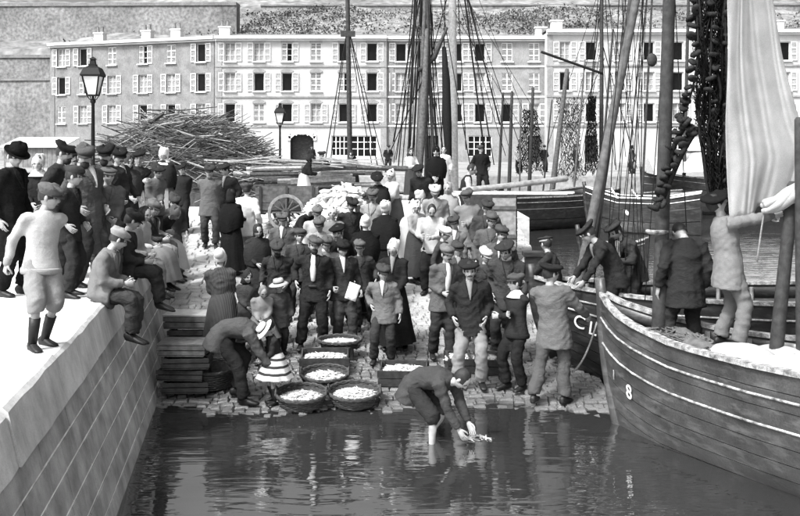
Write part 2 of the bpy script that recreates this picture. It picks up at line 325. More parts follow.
# ---- the hill, its ramparts and scrub
def hill_z(X, Y):
    z = float(np.interp(Y, [108, 111, 118, 150, 156, 400], [0, 1.5, 14.2, 24.6, 25.4, 28]))
    t = max(0, min(1, (Y-111)/8))
    return z+t*(.5*math.sin(X*.045+1)+.35*math.sin(X*.17+Y*.21)+.25*math.sin(X*.41-Y*.33))
def build_hill():
    nx, ny = 260, 44; xs = np.linspace(-170, 170, nx); ys = np.concatenate([np.linspace(108, 158, 36), np.linspace(166, 330, 8)])
    vs = []; fs = []
    rnd = random.Random(3)
    for y in ys:
        for x in xs: vs.append((x, y, hill_z(x, y)+rnd.uniform(-.12, .12)))
    for j in range(len(ys)-1):
        for i in range(nx-1): a = j*nx+i; fs.append((a, a+1, a+1+nx, a+nx))
    mb = MB(); mb.add(vs, fs); structure(mb.build('hill', M['hill'], None, True))
    # ramparts at the left end and terrace walls along the slope
    def wall(name, a, b, z0, z1, th, label, ledge=.25):
        r = empty(name, ((a[0]+b[0])/2, (a[1]+b[1])/2, z0)); tag(r, label, 'wall'); o = Vector(r.location)
        m1 = MB(); d = Vector((b[0]-a[0], b[1]-a[1], 0)); 
        m1.bar(Vector((*a, (z0+z1)/2))-o, Vector((*b, (z0+z1)/2))-o, th, z1-z0); m1.build('face', M['rampart'], r)
        m2 = MB(); m2.bar(Vector((*a, z1+ledge/2))-o, Vector((*b, z1+ledge/2))-o, th+.3, ledge); m2.build('coping', M['wall_a'], r)
        return r
    wall('rampart', (-75, 107.6), (-37.25, 104.2), 0, 8.6, 1.2, 'plain grey rampart wall left of the houses, lower tier')
    wall('rampart', (-80, 116), (-37, 113.5), 0, 11.9, 1.0, 'grey rampart wall left of the houses, upper tier', .35)
    wall('bastion', (-110, 126), (-20.6, 123), 0, 19.3, 2.2, 'high plain bastion wall on the hill at upper left', .4)
    wall('terrace_wall', (-20, 139), (170, 137), 15, 21.6, .8, 'long low terrace wall across the hill above the white houses', .22)
    # scrub: leaf clumps over the slope
    rnd = random.Random(11); mb = MB()
    for cx, sx, n in ((-14, 9, 620), (20, 12, 760), (52, 20, 500), (-2, 30, 500)):
        for i in range(n):
            x = rnd.gauss(cx, sx*.55); y = rnd.uniform(117, 136); z = hill_z(x, y); rr = rnd.uniform(.2, .7)
            for q in range(7):
                c = Vector((x+rnd.gauss(0, rr), y+rnd.gauss(0, rr*.6), z+abs(rnd.gauss(.2, rr*.45)))); u = Vector((rnd.gauss(0, 1), rnd.gauss(0, 1), rnd.gauss(0, 1))).normalized()*rr*.3
                v = Vector((rnd.gauss(0, 1), rnd.gauss(0, 1), rnd.gauss(0, 1))).normalized()*rr*.25
                mb.add([c-u, c+v, c+u, c-v], [(0, 1, 2, 3)])
    o = mb.build('hillside_scrub', M['leaf']); tag(o, 'dark scrub growing over the hillside behind the roofs', 'scrub', None, 'stuff')
build_hill()

# ------------------------------------------------------------------ the row of houses on the far quay
def window_meshes():
    W, H = 1.06, 1.84
    f = MB()                                            # frame: outer members, mullion, two glazing bars
    for x in (-W/2+.04, W/2-.04): f.box((x, 0, 0), (.08, .07, H))
    for z in (-H/2+.04, H/2-.04): f.box((0, .003, z), (W-.16, .07, .08))
    f.box((0, -.004, 0), (.07, .07, H-.16))
    for z in (-.3, .3): f.box((0, .006, z), (W-.16, .04, .045))
    p = MB(); p.box((0, .05, 0), (W-.1, .02, H-.1))
    s = MB(); sw = .60                                  # louvred shutter leaf, hinge at x = 0, reaching to +x
    for x in (.035, sw-.035): s.box((x, 0, 0), (.07, .05, H))
    for z in (-H/2+.05, -.3, .3, H/2-.05): s.box((sw/2, .003, z), (sw-.14, .045, .1))
    k = 0
    z = -H/2+.14
    while z < H/2-.12:
        s.box((sw/2, .008, z), (sw-.14, .02, .05), Matrix.Rotation(R(35), 3, 'X')); z += .1
    c = MB()                                            # closed pair in the opening
    sill = MB(); sill.box((0, -.06, 0), (W+.25, .26, .1))
    cu = MB()
    pts = []
    for i in range(9): pts.append((-.45+i*.1125, .02+.02*math.sin(i*2.2)))
    cu.add([(x, y, -H/2+.1) for x, y in pts]+[(x, y, H/2-.1) for x, y in pts], [(i, i+1, 10+i, 9+i) for i in range(8)])
    return dict(frame=f.mesh('frame', M['trim']), pane=p.mesh('pane', M['glass']), shutter=s.mesh('shutter', M['shutter']), sill=sill.mesh('sill', M['trim']),
                curtain=cu.mesh('curtain', M['curtain']), W=W, H=H)
WM = window_meshes()
STOREY = (4.84, 7.88, 10.82)
def house(name, label, a, b, top, mat, cols, pattern, ground, bands=True, chim=(), extra=None, arch=False):
    a = Vector((a[0], a[1], 0)); b = Vector((b[0], b[1], 0)); d = b-a; Ln = d.length; ang = math.atan2(d.y, d.x)
    root = empty(name, a, ang); tag(root, label, 'house', 'houses in the row along the far quay')
    W, H = WM['W'], WM['H']
    holes = []                                          # (x0,x1,z0,z1)
    wins = []
    for ci, c in enumerate(cols):
        for si, z in enumerate(STOREY):
            holes.append((c-W/2, c+W/2, z-H/2, z+H/2)); wins.append((c, z, pattern[si][ci % len(pattern[si])]))
    for g in ground: holes.append((g[0]-g[1]/2, g[0]+g[1]/2, g[2], g[3]))
    xs = sorted({0, Ln} | {h[0] for h in holes} | {h[1] for h in holes}); zs = sorted({0, top} | {h[2] for h in holes} | {h[3] for h in holes})
    mb = MB(); D = .32
    inside = lambda x, z: any(h[0] < x < h[1] and h[2] < z < h[3] for h in holes)
    for i in range(len(xs)-1):
        for j in range(len(zs)-1):
            x0, x1, z0, z1 = xs[i], xs[i+1], zs[j], zs[j+1]
            if x1-x0 < 1e-6 or z1-z0 < 1e-6 or inside((x0+x1)/2, (z0+z1)/2): continue
            mb.add([(x0, 0, z0), (x1, 0, z0), (x1, 0, z1), (x0, 0, z1)], [(0, 1, 2, 3)])
    for x0, x1, z0, z1 in holes:
        mb.add([(x0, 0, z0), (x1, 0, z0), (x1, 0, z1), (x0, 0, z1), (x0, D, z0), (x1, D, z0), (x1, D, z1), (x0, D, z1)], [(0, 4, 5, 1), (1, 5, 6, 2), (2, 6, 7, 3), (3, 7, 4, 0)])
    dp = 9
    mb.add([(0, 0, 0), (0, dp, 0), (0, dp, top), (0, 0, top), (Ln, 0, 0), (Ln, dp, 0), (Ln, dp, top), (Ln, 0, top)], [(1, 0, 3, 2), (4, 5, 6, 7), (5, 1, 2, 6)])
    mb.build('wall', mat, root)
    cb = MB(); cb.box((Ln/2, -.18, top+.14), (Ln, .62, .28)); cb.box((Ln/2, -.08, top-.12), (Ln-.02, .3, .14)); cb.build('cornice', M['trim'], root)
    rf = MB(); rf.add([(0, .13, top+.27), (Ln, .13, top+.27), (Ln, dp, top+.27), (0, dp, top+.27), (0, dp/2, top+1.0), (Ln, dp/2, top+1.0)], [(0, 1, 5, 4), (2, 3, 4, 5), (1, 2, 5), (3, 0, 4), (3, 2, 1, 0)])
    roof = rf.build('roof', M['slate'], root)
    for cx in chim:
        c = MB(); c.box((cx, 2.2, top+.85), (1.1, .7, 1.0)); c.box((cx, 2.2, top+1.42), (1.3, .85, .14)); c.build('chimney', M['trim'], roof)
        for q in (-.28, .28):
            p = MB(); p.lathe([(.16, 0), (.12, .55), (.15, .6), (.02, .6)], 8, Matrix.Translation((cx+q, 2.2, top+1.48))); p.build('chimney_pot', M['slate'], roof)
    if bands:
        for z in (3.55, 6.42, 9.42):
            s = MB(); s.box((Ln/2, -.06, z), (Ln-.02, .13, .16)); s.build('string_course', M['trim'] if mat != M['wall_b'] else M['wall_c'], root)
    for cx in (.35, Ln-.35):
        p = MB(); p.box((cx, -.03, top/2-.1), (.55, .09, top-.2)); p.build('pilaster', M['wall_c'] if mat == M['wall_b'] else M['wall_a'], root)
    rnd = random.Random(hash(len(label)) % 99)
    for c, z, st in wins:
        wn = link('window', WM['frame'], root, (c, .20, z))
        pn = link('pane', WM['pane'], wn)
        link('sill', WM['sill'], wn, (0, -.2, -H/2-.052))
        if arch:
            lb = MB(); pts = [(-.62, -.16), (-.62, .02), (-.35, .16), (0, .21), (.35, .16), (.62, .02), (.62, -.16)]
            lb.add([(x, -.30, H/2+zz+.17) for x, zz in pts]+[(x, -.19, H/2+zz+.17) for x, zz in pts], [tuple(range(6, -1, -1))]+[(i, (i+1) % 7, 7+(i+1) % 7, 7+i) for i in range(7)]); lb.build('lintel', M['wall_c'], wn)
        if st == 'c': link('shutter', WM['shutter'], wn, (-W/2-.005, -.12, 0), None, (.9, 1, 1)); link('shutter', WM['shutter'], wn, (W/2+.005, -.12, 0), None, (-.9, 1, 1))
        elif st == 'h':
            link('shutter', WM['shutter'], wn, (-W/2-.005, -.12, 0), None, (.9, 1, 1)); link('shutter', WM['shutter'], wn, (W/2+.02, -.26, 0), (0, 0, R(rnd.uniform(-3, 3))))
        else:
            link('shutter', WM['shutter'], wn, (-W/2-.02, -.26, 0), (0, 0, R(rnd.uniform(-1, 5))), (-1, 1, 1)); link('shutter', WM['shutter'], wn, (W/2+.02, -.26, 0), (0, 0, R(rnd.uniform(-5, 1))))
            if st == 'w': link('curtain', WM['curtain'], wn, (0, .005, 0))
            if st == 'd':                               # sash standing open: the leaves folded in
                wn.data = OPEN_FRAME
    for g in ground:                                    # doors and shop fronts
        gx, gw, z0, z1, kind = g
        if kind == 'gate':
            m_ = MB(); m_.box((gx, .9, (z0+z1)/2), (gw-.02, .06, z1-z0)); m_.build('gate', M['tar'], root)
            m_ = MB(); n = 9; pts = [(gx-gw/2-.3*math.cos(0), 0)]
            for i in range(n+1):
                t = math.pi*i/n; m_.box((gx-math.cos(t)*(gw/2+.12), -.05, z1-.35+math.sin(t)*.55), (.42, .14, .32), Matrix.Rotation(math.pi/2-t, 3, 'Y'))
            m_.build('arch', M['trim'], root)
        elif kind == 'shop':
            fr = MB(); n = 4
            for i in range(n+1): fr.box((gx-gw/2+.05+i*(gw-.1)/n, .16, (z0+z1)/2), (.09, .1, z1-z0-.02))
            for z in (z0+.05, z0+(z1-z0)*.38, z0+(z1-z0)*.7, z1-.05): fr.box((gx, .165, z), (gw-.02, .08, .07))
            wn = fr.build('window', M['whitepaint'], root); p = MB(); p.box((gx, .22, (z0+z1)/2), (gw-.04, .02, z1-z0-.04)); p.build('pane', M['glass'], wn)
        else:
            m_ = MB(); m_.box((gx, .22, (z0+z1)/2), (gw-.02, .06, z1-z0-.02)); m_.box((gx, .17, (z0+z1)/2-.3), (gw*.6, .05, .9)); m_.box((gx, .17, z1-.5), (gw*.6, .05, .5)); dr = m_.build('door', M['darkwood'] if kind == 'dark' else M['midwood'], root)
            h = MB(); h.ell((gx+gw*.36, .14, z0+1.05), (.05, .05, .05), 6, 4); h.build('handle', M['iron'], dr)
    if extra: extra(root)
    return root
fo = MB()
for x in (-.49, .49): fo.box((x, 0, 0), (.08, .07, 1.84))
for z in (-.88, .88): fo.box((0, .003, z), (.9, .07, .08))
for sx in (-1, 1):
    fo.box((sx*.43, .28, 0), (.04, .45, 1.6))
OPEN_FRAME = fo.mesh('frame', M['trim'])
def C(px, Y, x0): return (px-400)*Y/FPX-x0
def xs_on(pxs, a, b):                                   # distances along facade a->b for picture columns
    out = []
    for px in pxs:
        k = (px-400)/FPX; dx, dy = b[0]-a[0], b[1]-a[1]; t = (k*a[1]-a[0])/(dx-k*dy); out.append(t*math.hypot(dx, dy))
    return out
A0, A1 = (xat(50, 102), 102), (xat(215, 95.2), 95.2)
B0, B1 = (xat(215.3, 95), 95), (xat(387, 95), 95)
C0, C1 = (xat(387.4, 95.3), 95.3), (xat(546, 95.3), 95.3)
D0, D1 = (xat(546.4, 94), 94), (xat(880, 94), 94)
la = xs_on((83, 112, 143, 171, 201), A0, A1)
house('terrace_house', 'grey stuccoed house at the left end of the row', A0, A1, 12.1, M['wall_a'], [xs_on((61.5,), A0, A1)[0]]+la,
      [('w', 'd', 'c', 'h', 'c', 'd'), ('d', 'h', 'w', 'w', 'w', 'd'), ('c', 'w', 'w', 'd', 'd', 'w')][::-1], [(la[1], 1.2, .02, 2.6, 'dark'), (la[3], 1.2, .02, 2.6, 'mid')], False, [xs_on((87,), A0, A1)[0], xs_on((135,), A0, A1)[0], xs_on((165,), A0, A1)[0]])
lb = xs_on((230, 259, 287, 316, 344, 372), B0, B1)
house('terrace_house', 'white house with banded floors and arched gateway behind the handcart', B0, B1, 12.1, M['wall_b'], lb,
      [('d', 'c', 'd', 'w', 'd', 'd'), ('w', 'd', 'd', 'c', 'h', 'd'), ('w', 'w', 'h', 'c', 'd', 'd')], [(xs_on((302,), B0, B1)[0], 2.3, .02, 2.7, 'gate'), (xs_on((340,), B0, B1)[0], 1.7, .6, 2.6, 'shop'), (xs_on((364,), B0, B1)[0], 2.6, .5, 2.6, 'shop'), (xs_on((252,), B0, B1)[0], 1.1, .02, 2.5, 'mid')], True, [xs_on((221,), B0, B1)[0]], None, True)
lc = xs_on((401, 432, 457, 480, 507, 534), C0, C1)
house('terrace_house', 'pale house behind the tall masts in the middle of the row', C0, C1, 12.1, M['wall_c'], lc,
      [('w', 'w', 'd', 'd', 'd', 'w'), ('w', 'w', 'd', 'w', 'c', 'c'), ('d', 'w', 'd', 'd', 'c', 'c')], [(lc[1], 1.2, .02, 2.6, 'dark'), (lc[3], 2.4, .5, 2.6, 'shop'), (lc[5], 1.2, .02, 2.6, 'dark')], True, [xs_on((544,), C0, C1)[0]])
ld = xs_on((565, 591, 620, 649, 678, 707, 736, 764, 785, 815, 845), D0, D1)
def chat(root):
    s = MB(); x = xs_on((681,), D0, D1)[0]; s.box((x, -.12, 3.1), (4.4, .08, .75)); sg = s.build('sign_board', M['iron'], root)
    cu = bpy.data.curves.new('lettering', 'FONT'); cu.body = 'CHAT'; cu.size = .72; cu.align_x = 'CENTER'; cu.align_y = 'CENTER'; cu.extrude = .01
    t = bpy.data.objects.new('tmp_text', cu); COL.objects.link(t); me = bpy.data.meshes.new_from_object(t.evaluated_get(bpy.context.evaluated_depsgraph_get()))
    bpy.data.objects.remove(t); me.materials.clear(); me.materials.append(M['whitepaint'])
    link('lettering', me, sg, (x, -.18, 3.1), (R(90), 0, 0))
house('terrace_house', 'tall white house behind the boats at right', D0, D1, 12.6, M['wall_b'], ld,
      [('w', 'd', 'w', 'd', 'w', 'c', 'd', 'w', 'w', 'd', 'c'), ('d', 'w', 'd', 'w', 'd', 'w', 'd', 'c', 'w', 'd', 'c'), ('w', 'd', 'w', 'd', 'd', 'w', 'c', 'd', 'd', 'w', 'c')],
      [(ld[1], 1.2, .02, 2.6, 'dark'), (ld[4], 2.6, .5, 2.5, 'shop'), (ld[7], 1.2, .02, 2.6, 'mid')], True, [xs_on((560,), D0, D1)[0], xs_on((786,), D0, D1)[0]], chat)
# low sheds on the far quay
def shed(label, x0, x1, Y, h, mat):
    X0, X1 = xat(x0, Y), xat(x1, Y); root = empty('quay_shed', ((X0+X1)/2, Y, -.004)); tag(root, label, 'shed'); W_ = X1-X0
    a = MB(); n = max(4, int(W_/.35))
    for i in range(n):
        bd = MB(); bd.box((-W_/2+(i+.5)*W_/n, 0, h/2), (W_/n-.02, .06+.02*(i % 2), h)); bd.build('board', mat, root)
    s = MB(); s.box((0, 1.6, h/2), (W_-.1, 3, h-.05)); s.build('wall', mat, root)
    r = MB(); r.add([(-W_/2-.2, -.3, h), (W_/2+.2, -.3, h), (W_/2+.2, 3.3, h+.7), (-W_/2-.2, 3.3, h+.7), (-W_/2-.2, -.3, h+.08), (W_/2+.2, -.3, h+.08), (W_/2+.2, 3.3, h+.78), (-W_/2-.2, 3.3, h+.78)], [(3, 2, 1, 0), (4, 5, 6, 7), (0, 1, 5, 4), (1, 2, 6, 5), (2, 3, 7, 6), (3, 0, 4, 7)]); r.build('roof', M['trim'], root)
shed('low pale-roofed shed left of the wood heap on the far quay', 4, 62, 72, 1.5, M['rampart'])
shed('long pale-roofed shed on the far quay behind the right-hand boats', 690, 850, 64, 1.3, M['rampart'])

# ------------------------------------------------------------------ street lamps
def lamp(label, X, Y, top):
    root = empty('street_lamp', (X, Y, 0)); tag(root, label, 'street lamp', 'street lamps on the quay')
    p = MB(); p.lathe([(.16, 0), (.16, .12), (.12, .16), (.10, .55), (.13, .6), (.075, .66), (.055, 1.2), (.045, top-1.05), (.075, top-1.02), (.075, top-.97), (.03, top-.95), (.03, top-.86)], 10); p.build('post', M['iron'], root, True)
    b, t = .12, .215; z0, z1 = top-.84, top-.34
    c = MB()
    for sx, sy in ((-1, -1), (1, -1), (1, 1), (-1, 1)):
        c.bar((sx*b, sy*b, z0), (sx*t, sy*t, z1), .03, .03); c.tube([(0, 0, z0-.14), (sx*.07, sy*.07, z0-.1), (sx*b, sy*b, z0)], [.013]*3, 5)
    for z, q in ((z0, b), (z1, t)):
        for k in range(4):
            a_ = [(-q, -q, z), (q, -q, z), (q, q, z), (-q, q, z)]; c.bar(a_[k], a_[(k+1) % 4], .035, .035)
    c.build('lantern_frame', M['iron'], root)
    for k in range(4):
        g = MB(); m_ = Matrix.Rotation(k*math.pi/2, 4, 'Z'); e = .012
        g.add([m_ @ Vector(q) for q in ((-b+e, -b+e, z0+.02), (b-e, -b+e, z0+.02), (t-e, -t+e, z1-.02), (-t+e, -t+e, z1-.02))], [(0, 1, 2, 3)]); g.build('pane', M['lampglass'], root)
    r = MB(); r.lathe([(.36, z1-.01), (.37, z1+.03), (.27, z1+.2), (.13, z1+.26), (.13, z1+.3), (.10, z1+.31), (.08, z1+.42), (.12, z1+.43), (.02, z1+.5)], 4, Matrix.Rotation(R(45), 4, 'Z')); r.build('lamp_roof', M['iron'], root)
    f = MB(); f.lathe([(.02, z0), (.035, z0+.03), (.03, z0+.16), (.005, z0+.22)], 8); f.build('burner', M['iron'], root)
lamp('large black street lamp standing behind the men on the quay at left', xat(93, 25), 25, zat(63, 25))
lamp('small distant street lamp in front of the white house', xat(280, 47), 47, zat(106, 47))

# ------------------------------------------------------------------ wood piles, pale heap, carts
def brush_heap():
    root = empty('brushwood_heap', (-6.2, 29.5, 0)); tag(root, 'big tangled heap of poles and brushwood behind the crowd', 'wood heap')
    rnd = random.Random(21); o = Vector(root.location)
    def top(x, y):                                      # heap profile
        h = 2.75*max(0, 1-((x+6.55)/2.75)**2)**.6 if abs(x+6.55) < 2.75 else 0
        return h*max(0, 1-((y-29.8)/3.4)**2)**.5 if abs(y-29.8) < 3.4 else 0
    bulk = MB()
    def stick(mb, x, y, z, L_, r, yaw, pit):
        d = Vector((math.cos(yaw)*math.cos(pit), math.sin(yaw)*math.cos(pit), math.sin(pit))); c = Vector((x, y, z))-o
        q = Vector((rnd.gauss(0, .05), rnd.gauss(0, .05), rnd.gauss(0, .06)))
        mb.tube([c-d*L_/2, c+q, c+d*L_/2], [r, r*.9, r*.6], 5, cap=2)
    for i in range(6500):
        x = rnd.uniform(-9.6, -2.6); y = rnd.uniform(26.6, 32.6); h = top(x, y)
        if h < .1: continue
        z = h*rnd.uniform(.25, 1.0)
        if z < .1: continue
        bulk.mat(1 if rnd.random() < .2 else 0); stick(bulk, x, y, z, rnd.uniform(.5, 1.7), rnd.uniform(.006, .018), rnd.choice((0.2, math.pi+.1, -.4, 2.6))+rnd.gauss(0, .35), rnd.gauss(-.12 if x > -6 else .2, .22))
    # inner mass so the heap is not see-through
    core = MB(); n, m_ = 20, 14
    vs = [(-9.4+5.7*i/n-o.x, 26.4+6.8*j/m_-o.y, max(0, top(-9.4+5.7*i/n, 26.4+6.8*j/m_)*.8+rnd.uniform(-.12, .05))-.02) for j in range(m_+1) for i in range(n+1)]
    core.add(vs, [(j*(n+1)+i, j*(n+1)+i+1, (j+1)*(n+1)+i+1, (j+1)*(n+1)+i) for j in range(m_) for i in range(n)]); core.build('inner_branches', M['darkwood'], root)
    b = bulk.build('branches', [M['bark'], M['palebark']], root); b['kind'] = 'stuff'
    for i in range(190):                                # the poles one can pick out
        x = rnd.uniform(-9.2, -4.5); y = rnd.uniform(26.6, 29.6); h = top(x, y)
        if h < .25: continue
        z = h*rnd.uniform(.55, 1.03); mb = MB()
        stick(mb, x, y-.1, z, rnd.uniform(.9, 2.2), rnd.uniform(.014, .032), rnd.choice((0, math.pi))+rnd.gauss(.1, .35), rnd.gauss(-.3 if x > -5.6 else .12, .16))
        mb.build('pole', M['palebark'] if rnd.random() < .3 else M['bark'], root)
    mb = MB(); a, b_ = at(250, 136, 28.4)-o, at(232, 114, 28.6)-o; mb.tube([at(147, 125, 28)-o, at(163, 114, 28.2)-o], [.07, .06], 6); mb.build('pole', M['darkwood'], root)
brush_heap()
def log_stack():
    root = empty('log_stack', (-2.2, 26.6, 0)); tag(root, 'low stack of logs and planks behind the handcart and pale heap', 'log stack'); rnd = random.Random(5); o = Vector(root.location)
    for layer in range(7):
        for k in range(5):
            L_ = rnd.uniform(1.1, 2.3); x = rnd.uniform(-3.9, -.5); y = 26.2+k*.22+rnd.uniform(-.05, .05); z = .09+layer*.16+rnd.uniform(-.02, .02); a = rnd.gauss(0, .06)
            mb = MB(); d = Vector((math.cos(a), math.sin(a), rnd.gauss(0, .03)))*L_/2; c = Vector((x, y, z))-o; mb.tube([c-d, c, c+d], [rnd.uniform(.06, .09)]*3, 6, cap=2)
            mb.build('log', rnd.choice((M['bark'], M['bark'], M['palebark'])), root)
    for k in range(14):
        mb = MB(); x = rnd.uniform(-4.2, -1); c = Vector((x, 25.7+rnd.uniform(-.1, .3), 1.2+rnd.uniform(0, .12)))-o; a = rnd.gauss(0, .12); d = Vector((math.cos(a), math.sin(a)*.3, rnd.gauss(.05, .08)))*rnd.uniform(.6, 1.2)
        mb.bar(c-d, c+d, .14, .03); mb.build('plank', M['palebark'], root)
log_stack()
def pale_heap(name, label, cx, cy, rx, ry, h, n, seed, s=(.05, .17)):
    rnd = random.Random(seed); mb = MB(); gz = ground_z(cx, cy)
    for i in range(n):
        a = rnd.uniform(0, 2*math.pi); q = math.sqrt(rnd.random()); x, y = cx+rx*q*math.cos(a), cy+ry*q*math.sin(a); z = ground_z(x, y)+max(.02, h*(1-q**1.7)*rnd.uniform(.75, 1.0))
        L_ = rnd.uniform(*s); m_ = Matrix.Rotation(rnd.uniform(0, 6.3), 3, 'Z') @ Matrix.Rotation(rnd.gauss(0, .45), 3, 'X') @ Matrix.Rotation(rnd.gauss(0, .45), 3, 'Y')
        mb.ell((x-cx, y-cy, z-gz), (L_, L_*rnd.uniform(.4, .8), L_*rnd.uniform(.15, .4)), 6, 4, m_)
    core = []
    mb.lathe([(.98, -.25), (.8, h*.25), (.55, h*.55), (.3, h*.78), (.01, h*.85)], 14, Matrix.Diagonal((rx, ry, 1, 1)))
    o = mb.build(name, M['heap'], None, False, (cx, cy, gz)); tag(o, label, 'heap', None, 'stuff')
pale_heap('pale_heap', 'tall heap of pale shells and scraps behind the standing crowd', -1.25, 20.6, 1.15, 1.0, 1.15, 900, 7)
pale_heap('pale_heap', 'low heap of pale scraps beside the stooping white-clad women', .05, 20.2, .75, .6, .45, 300, 9)

def wheel_mesh(r, n=12, wdt=.07, hub=.09):
    a = MB()
    prof = 22
    for k in range(prof):
        t0, t1 = 2*math.pi*k/prof, 2*math.pi*(k+1)/prof
        for ra, rb in ((r-.065, r),):
            vs = [(math.cos(t)*q, y, math.sin(t)*q) for y in (-wdt/2, wdt/2) for t, q in ((t0, ra), (t1, ra), (t1, rb), (t0, rb))]
            a.add(vs, [(3, 2, 1, 0), (4, 5, 6, 7), (0, 1, 5, 4), (2, 3, 7, 6)])
    ty = a.mesh('tyre', M['midwood'])
    s = MB(); s.tube([(0, 0, hub*.6), (0, 0, r-.06)], [.022, .018], 6, cap=2); sp = s.mesh('spoke', M['wood'])
    h = MB(); h.tube([(0, -.13, 0), (0, -.05, 0), (0, .05, 0), (0, .13, 0)], [hub*.7, hub, hub, hub*.7], 10, cap=2); hb = h.mesh('hub', M['darkwood'])
    return ty, sp, hb, n
def put_wheel(root, loc, ms):
    ty, sp, hb, n = ms; w_ = link('wheel', ty, root, loc)
    for k in range(n): link('spoke', sp, w_, None, (0, 2*math.pi*k/n, 0))
    link('hub', hb, w_)
def cart(label, X, Y, rz, L_, Wd, Hb, bed, r, mat, planks=3):
    gz = ground_z(X, Y); root = empty('handcart', (X, Y, gz), rz); tag(root, label, 'cart')
    for sy in (-1, 1):
        for k in range(planks):
            mb = MB(); mb.box((0, sy*Wd/2, bed+Hb*(k+.5)/planks), (L_, .04, Hb/planks-.012)); mb.build('side_board', mat, root)
    for sx in (-1, 1):
        mb = MB(); mb.box((sx*(L_/2-.03), 0, bed+Hb/2), (.04, Wd-.05, Hb-.04)); mb.build('end_board', mat, root)
    mb = MB(); mb.box((0, 0, bed-.03), (L_, Wd, .05)); mb.build('floor_board', mat, root)
    for sx in (-.42, 0, .42):
        for sy in (-1, 1): mb = MB(); mb.box((sx*L_, sy*(Wd/2+.035), bed+Hb/2), (.05, .03, Hb+.06)); mb.build('stake', M['darkwood'], root)
    ms = wheel_mesh(r)
    for sy in (-1, 1): put_wheel(root, (0, sy*(Wd/2+.16), r), ms)
    mb = MB(); mb.tube([(0, -Wd/2-.2, r), (0, Wd/2+.2, r)], [.035, .035], 8); mb.build('axle', M['iron'], root)
    for sy in (-1, 1):
        mb = MB(); mb.tube([(L_/2-.2, sy*(Wd/2-.08), bed-.06), (L_/2+1.1, sy*(Wd/2-.12), bed+.02)], [.04, .03], 8); mb.build('shaft', mat, root)
    mb = MB(); mb.box((-L_/2+.1, 0, bed/2-.03), (.06, .5, bed-.08)); mb.build('prop_leg', mat, root)
    return root
cart('wooden handcart with a large spoked wheel in front of the log stack', xat(288, 21.4), 21.4, R(183), 1.35, .85, .50, .44, .40, M['wood'])
def tip_cart():
    X, Y = xat(492, 18.6), 18.8; gz = slip_z(Y); root = empty('fish_cart', (X, Y, gz), R(-8)); tag(root, 'deep box cart with a pale end panel, loaded with long planks, at the slip edge', 'cart')
    L_, Wd, bed, Hb = 1.0, .75, .30, .98
    for sy in (-1, 1):
        for k in range(4):
            mb = MB(); mb.box((0, sy*Wd/2, bed+Hb*(k+.5)/4), (L_, .045, Hb/4-.012)); mb.build('side_board', M['darkwood'], root)
    # the pale end stands angled out on the camera side
    mb = MB(); mb.box((.27, -Wd/2-.045, bed+.46), (.44, .035, .92)); mb.build('end_panel', M['midwood'], root)
    for z in (.2, .74):
        mb = MB(); mb.box((.27, -Wd/2-.075, bed+z), (.46, .03, .07)); mb.build('batten', M['wood'], root)
    for sx in (-1, 1):
        mb = MB(); mb.box((sx*(L_/2-.03), 0, bed+Hb/2), (.04, Wd-.06, Hb-.04)); mb.build('end_board', M['darkwood'], root)
    mb = MB(); mb.box((0, 0, bed-.03), (L_, Wd, .05)); mb.build('floor_board', M['darkwood'], root)
    ms = wheel_mesh(.34, 10)
    for sy in (-1, 1): put_wheel(root, (-.12, sy*(Wd/2+.2), .34), ms)
    mb = MB(); mb.tube([(-.12, -Wd/2-.24, .34), (-.12, Wd/2+.24, .34)], [.035, .035], 8); mb.build('axle', M['iron'], root)
    for x in (.42,):
        mb = MB(); mb.box((x, 0, bed/2-.03), (.06, .5, bed-.06)); mb.build('prop_leg', M['darkwood'], root)
    base = Vector((X, Y, gz+bed+Hb))
    for i, (dx, dy, L2, a, m_, dz) in enumerate(((.32, -.3, 2.2, -.03, 'palewood', .02), (.42, -.12, 2.3, .05, 'palewood', .021), (.25, .08, 2.0, .1, 'midwood', .02), (.45, .24, 2.4, -.05, 'palewood', .02))):
        mb = MB(); mb.box((0, 0, 0), (L2, .15, .035)); p = mb.build('plank', M[m_], None, False, base+Vector((dx, dy, dz)), (0, 0, a))
        tag(p, ['pale front plank lying along the deep box cart', 'pale plank second from the front on the deep box cart', 'greyer plank lying third across the deep box cart', 'rearmost pale plank lying across the deep box cart'][i], 'plank', 'planks on the box cart')
    mb = MB(); mb.tube([(-.9, 0, -.02), (0, 0, .03), (1.15, 0, .12)], [.05, .055, .06], 8); p = mb.build('spar', M['midwood'], None, True, base+Vector((.35, 0, .13)), (0, R(-2), .12)); tag(p, 'round spar laid on the planks of the box cart', 'spar')
tip_cart()

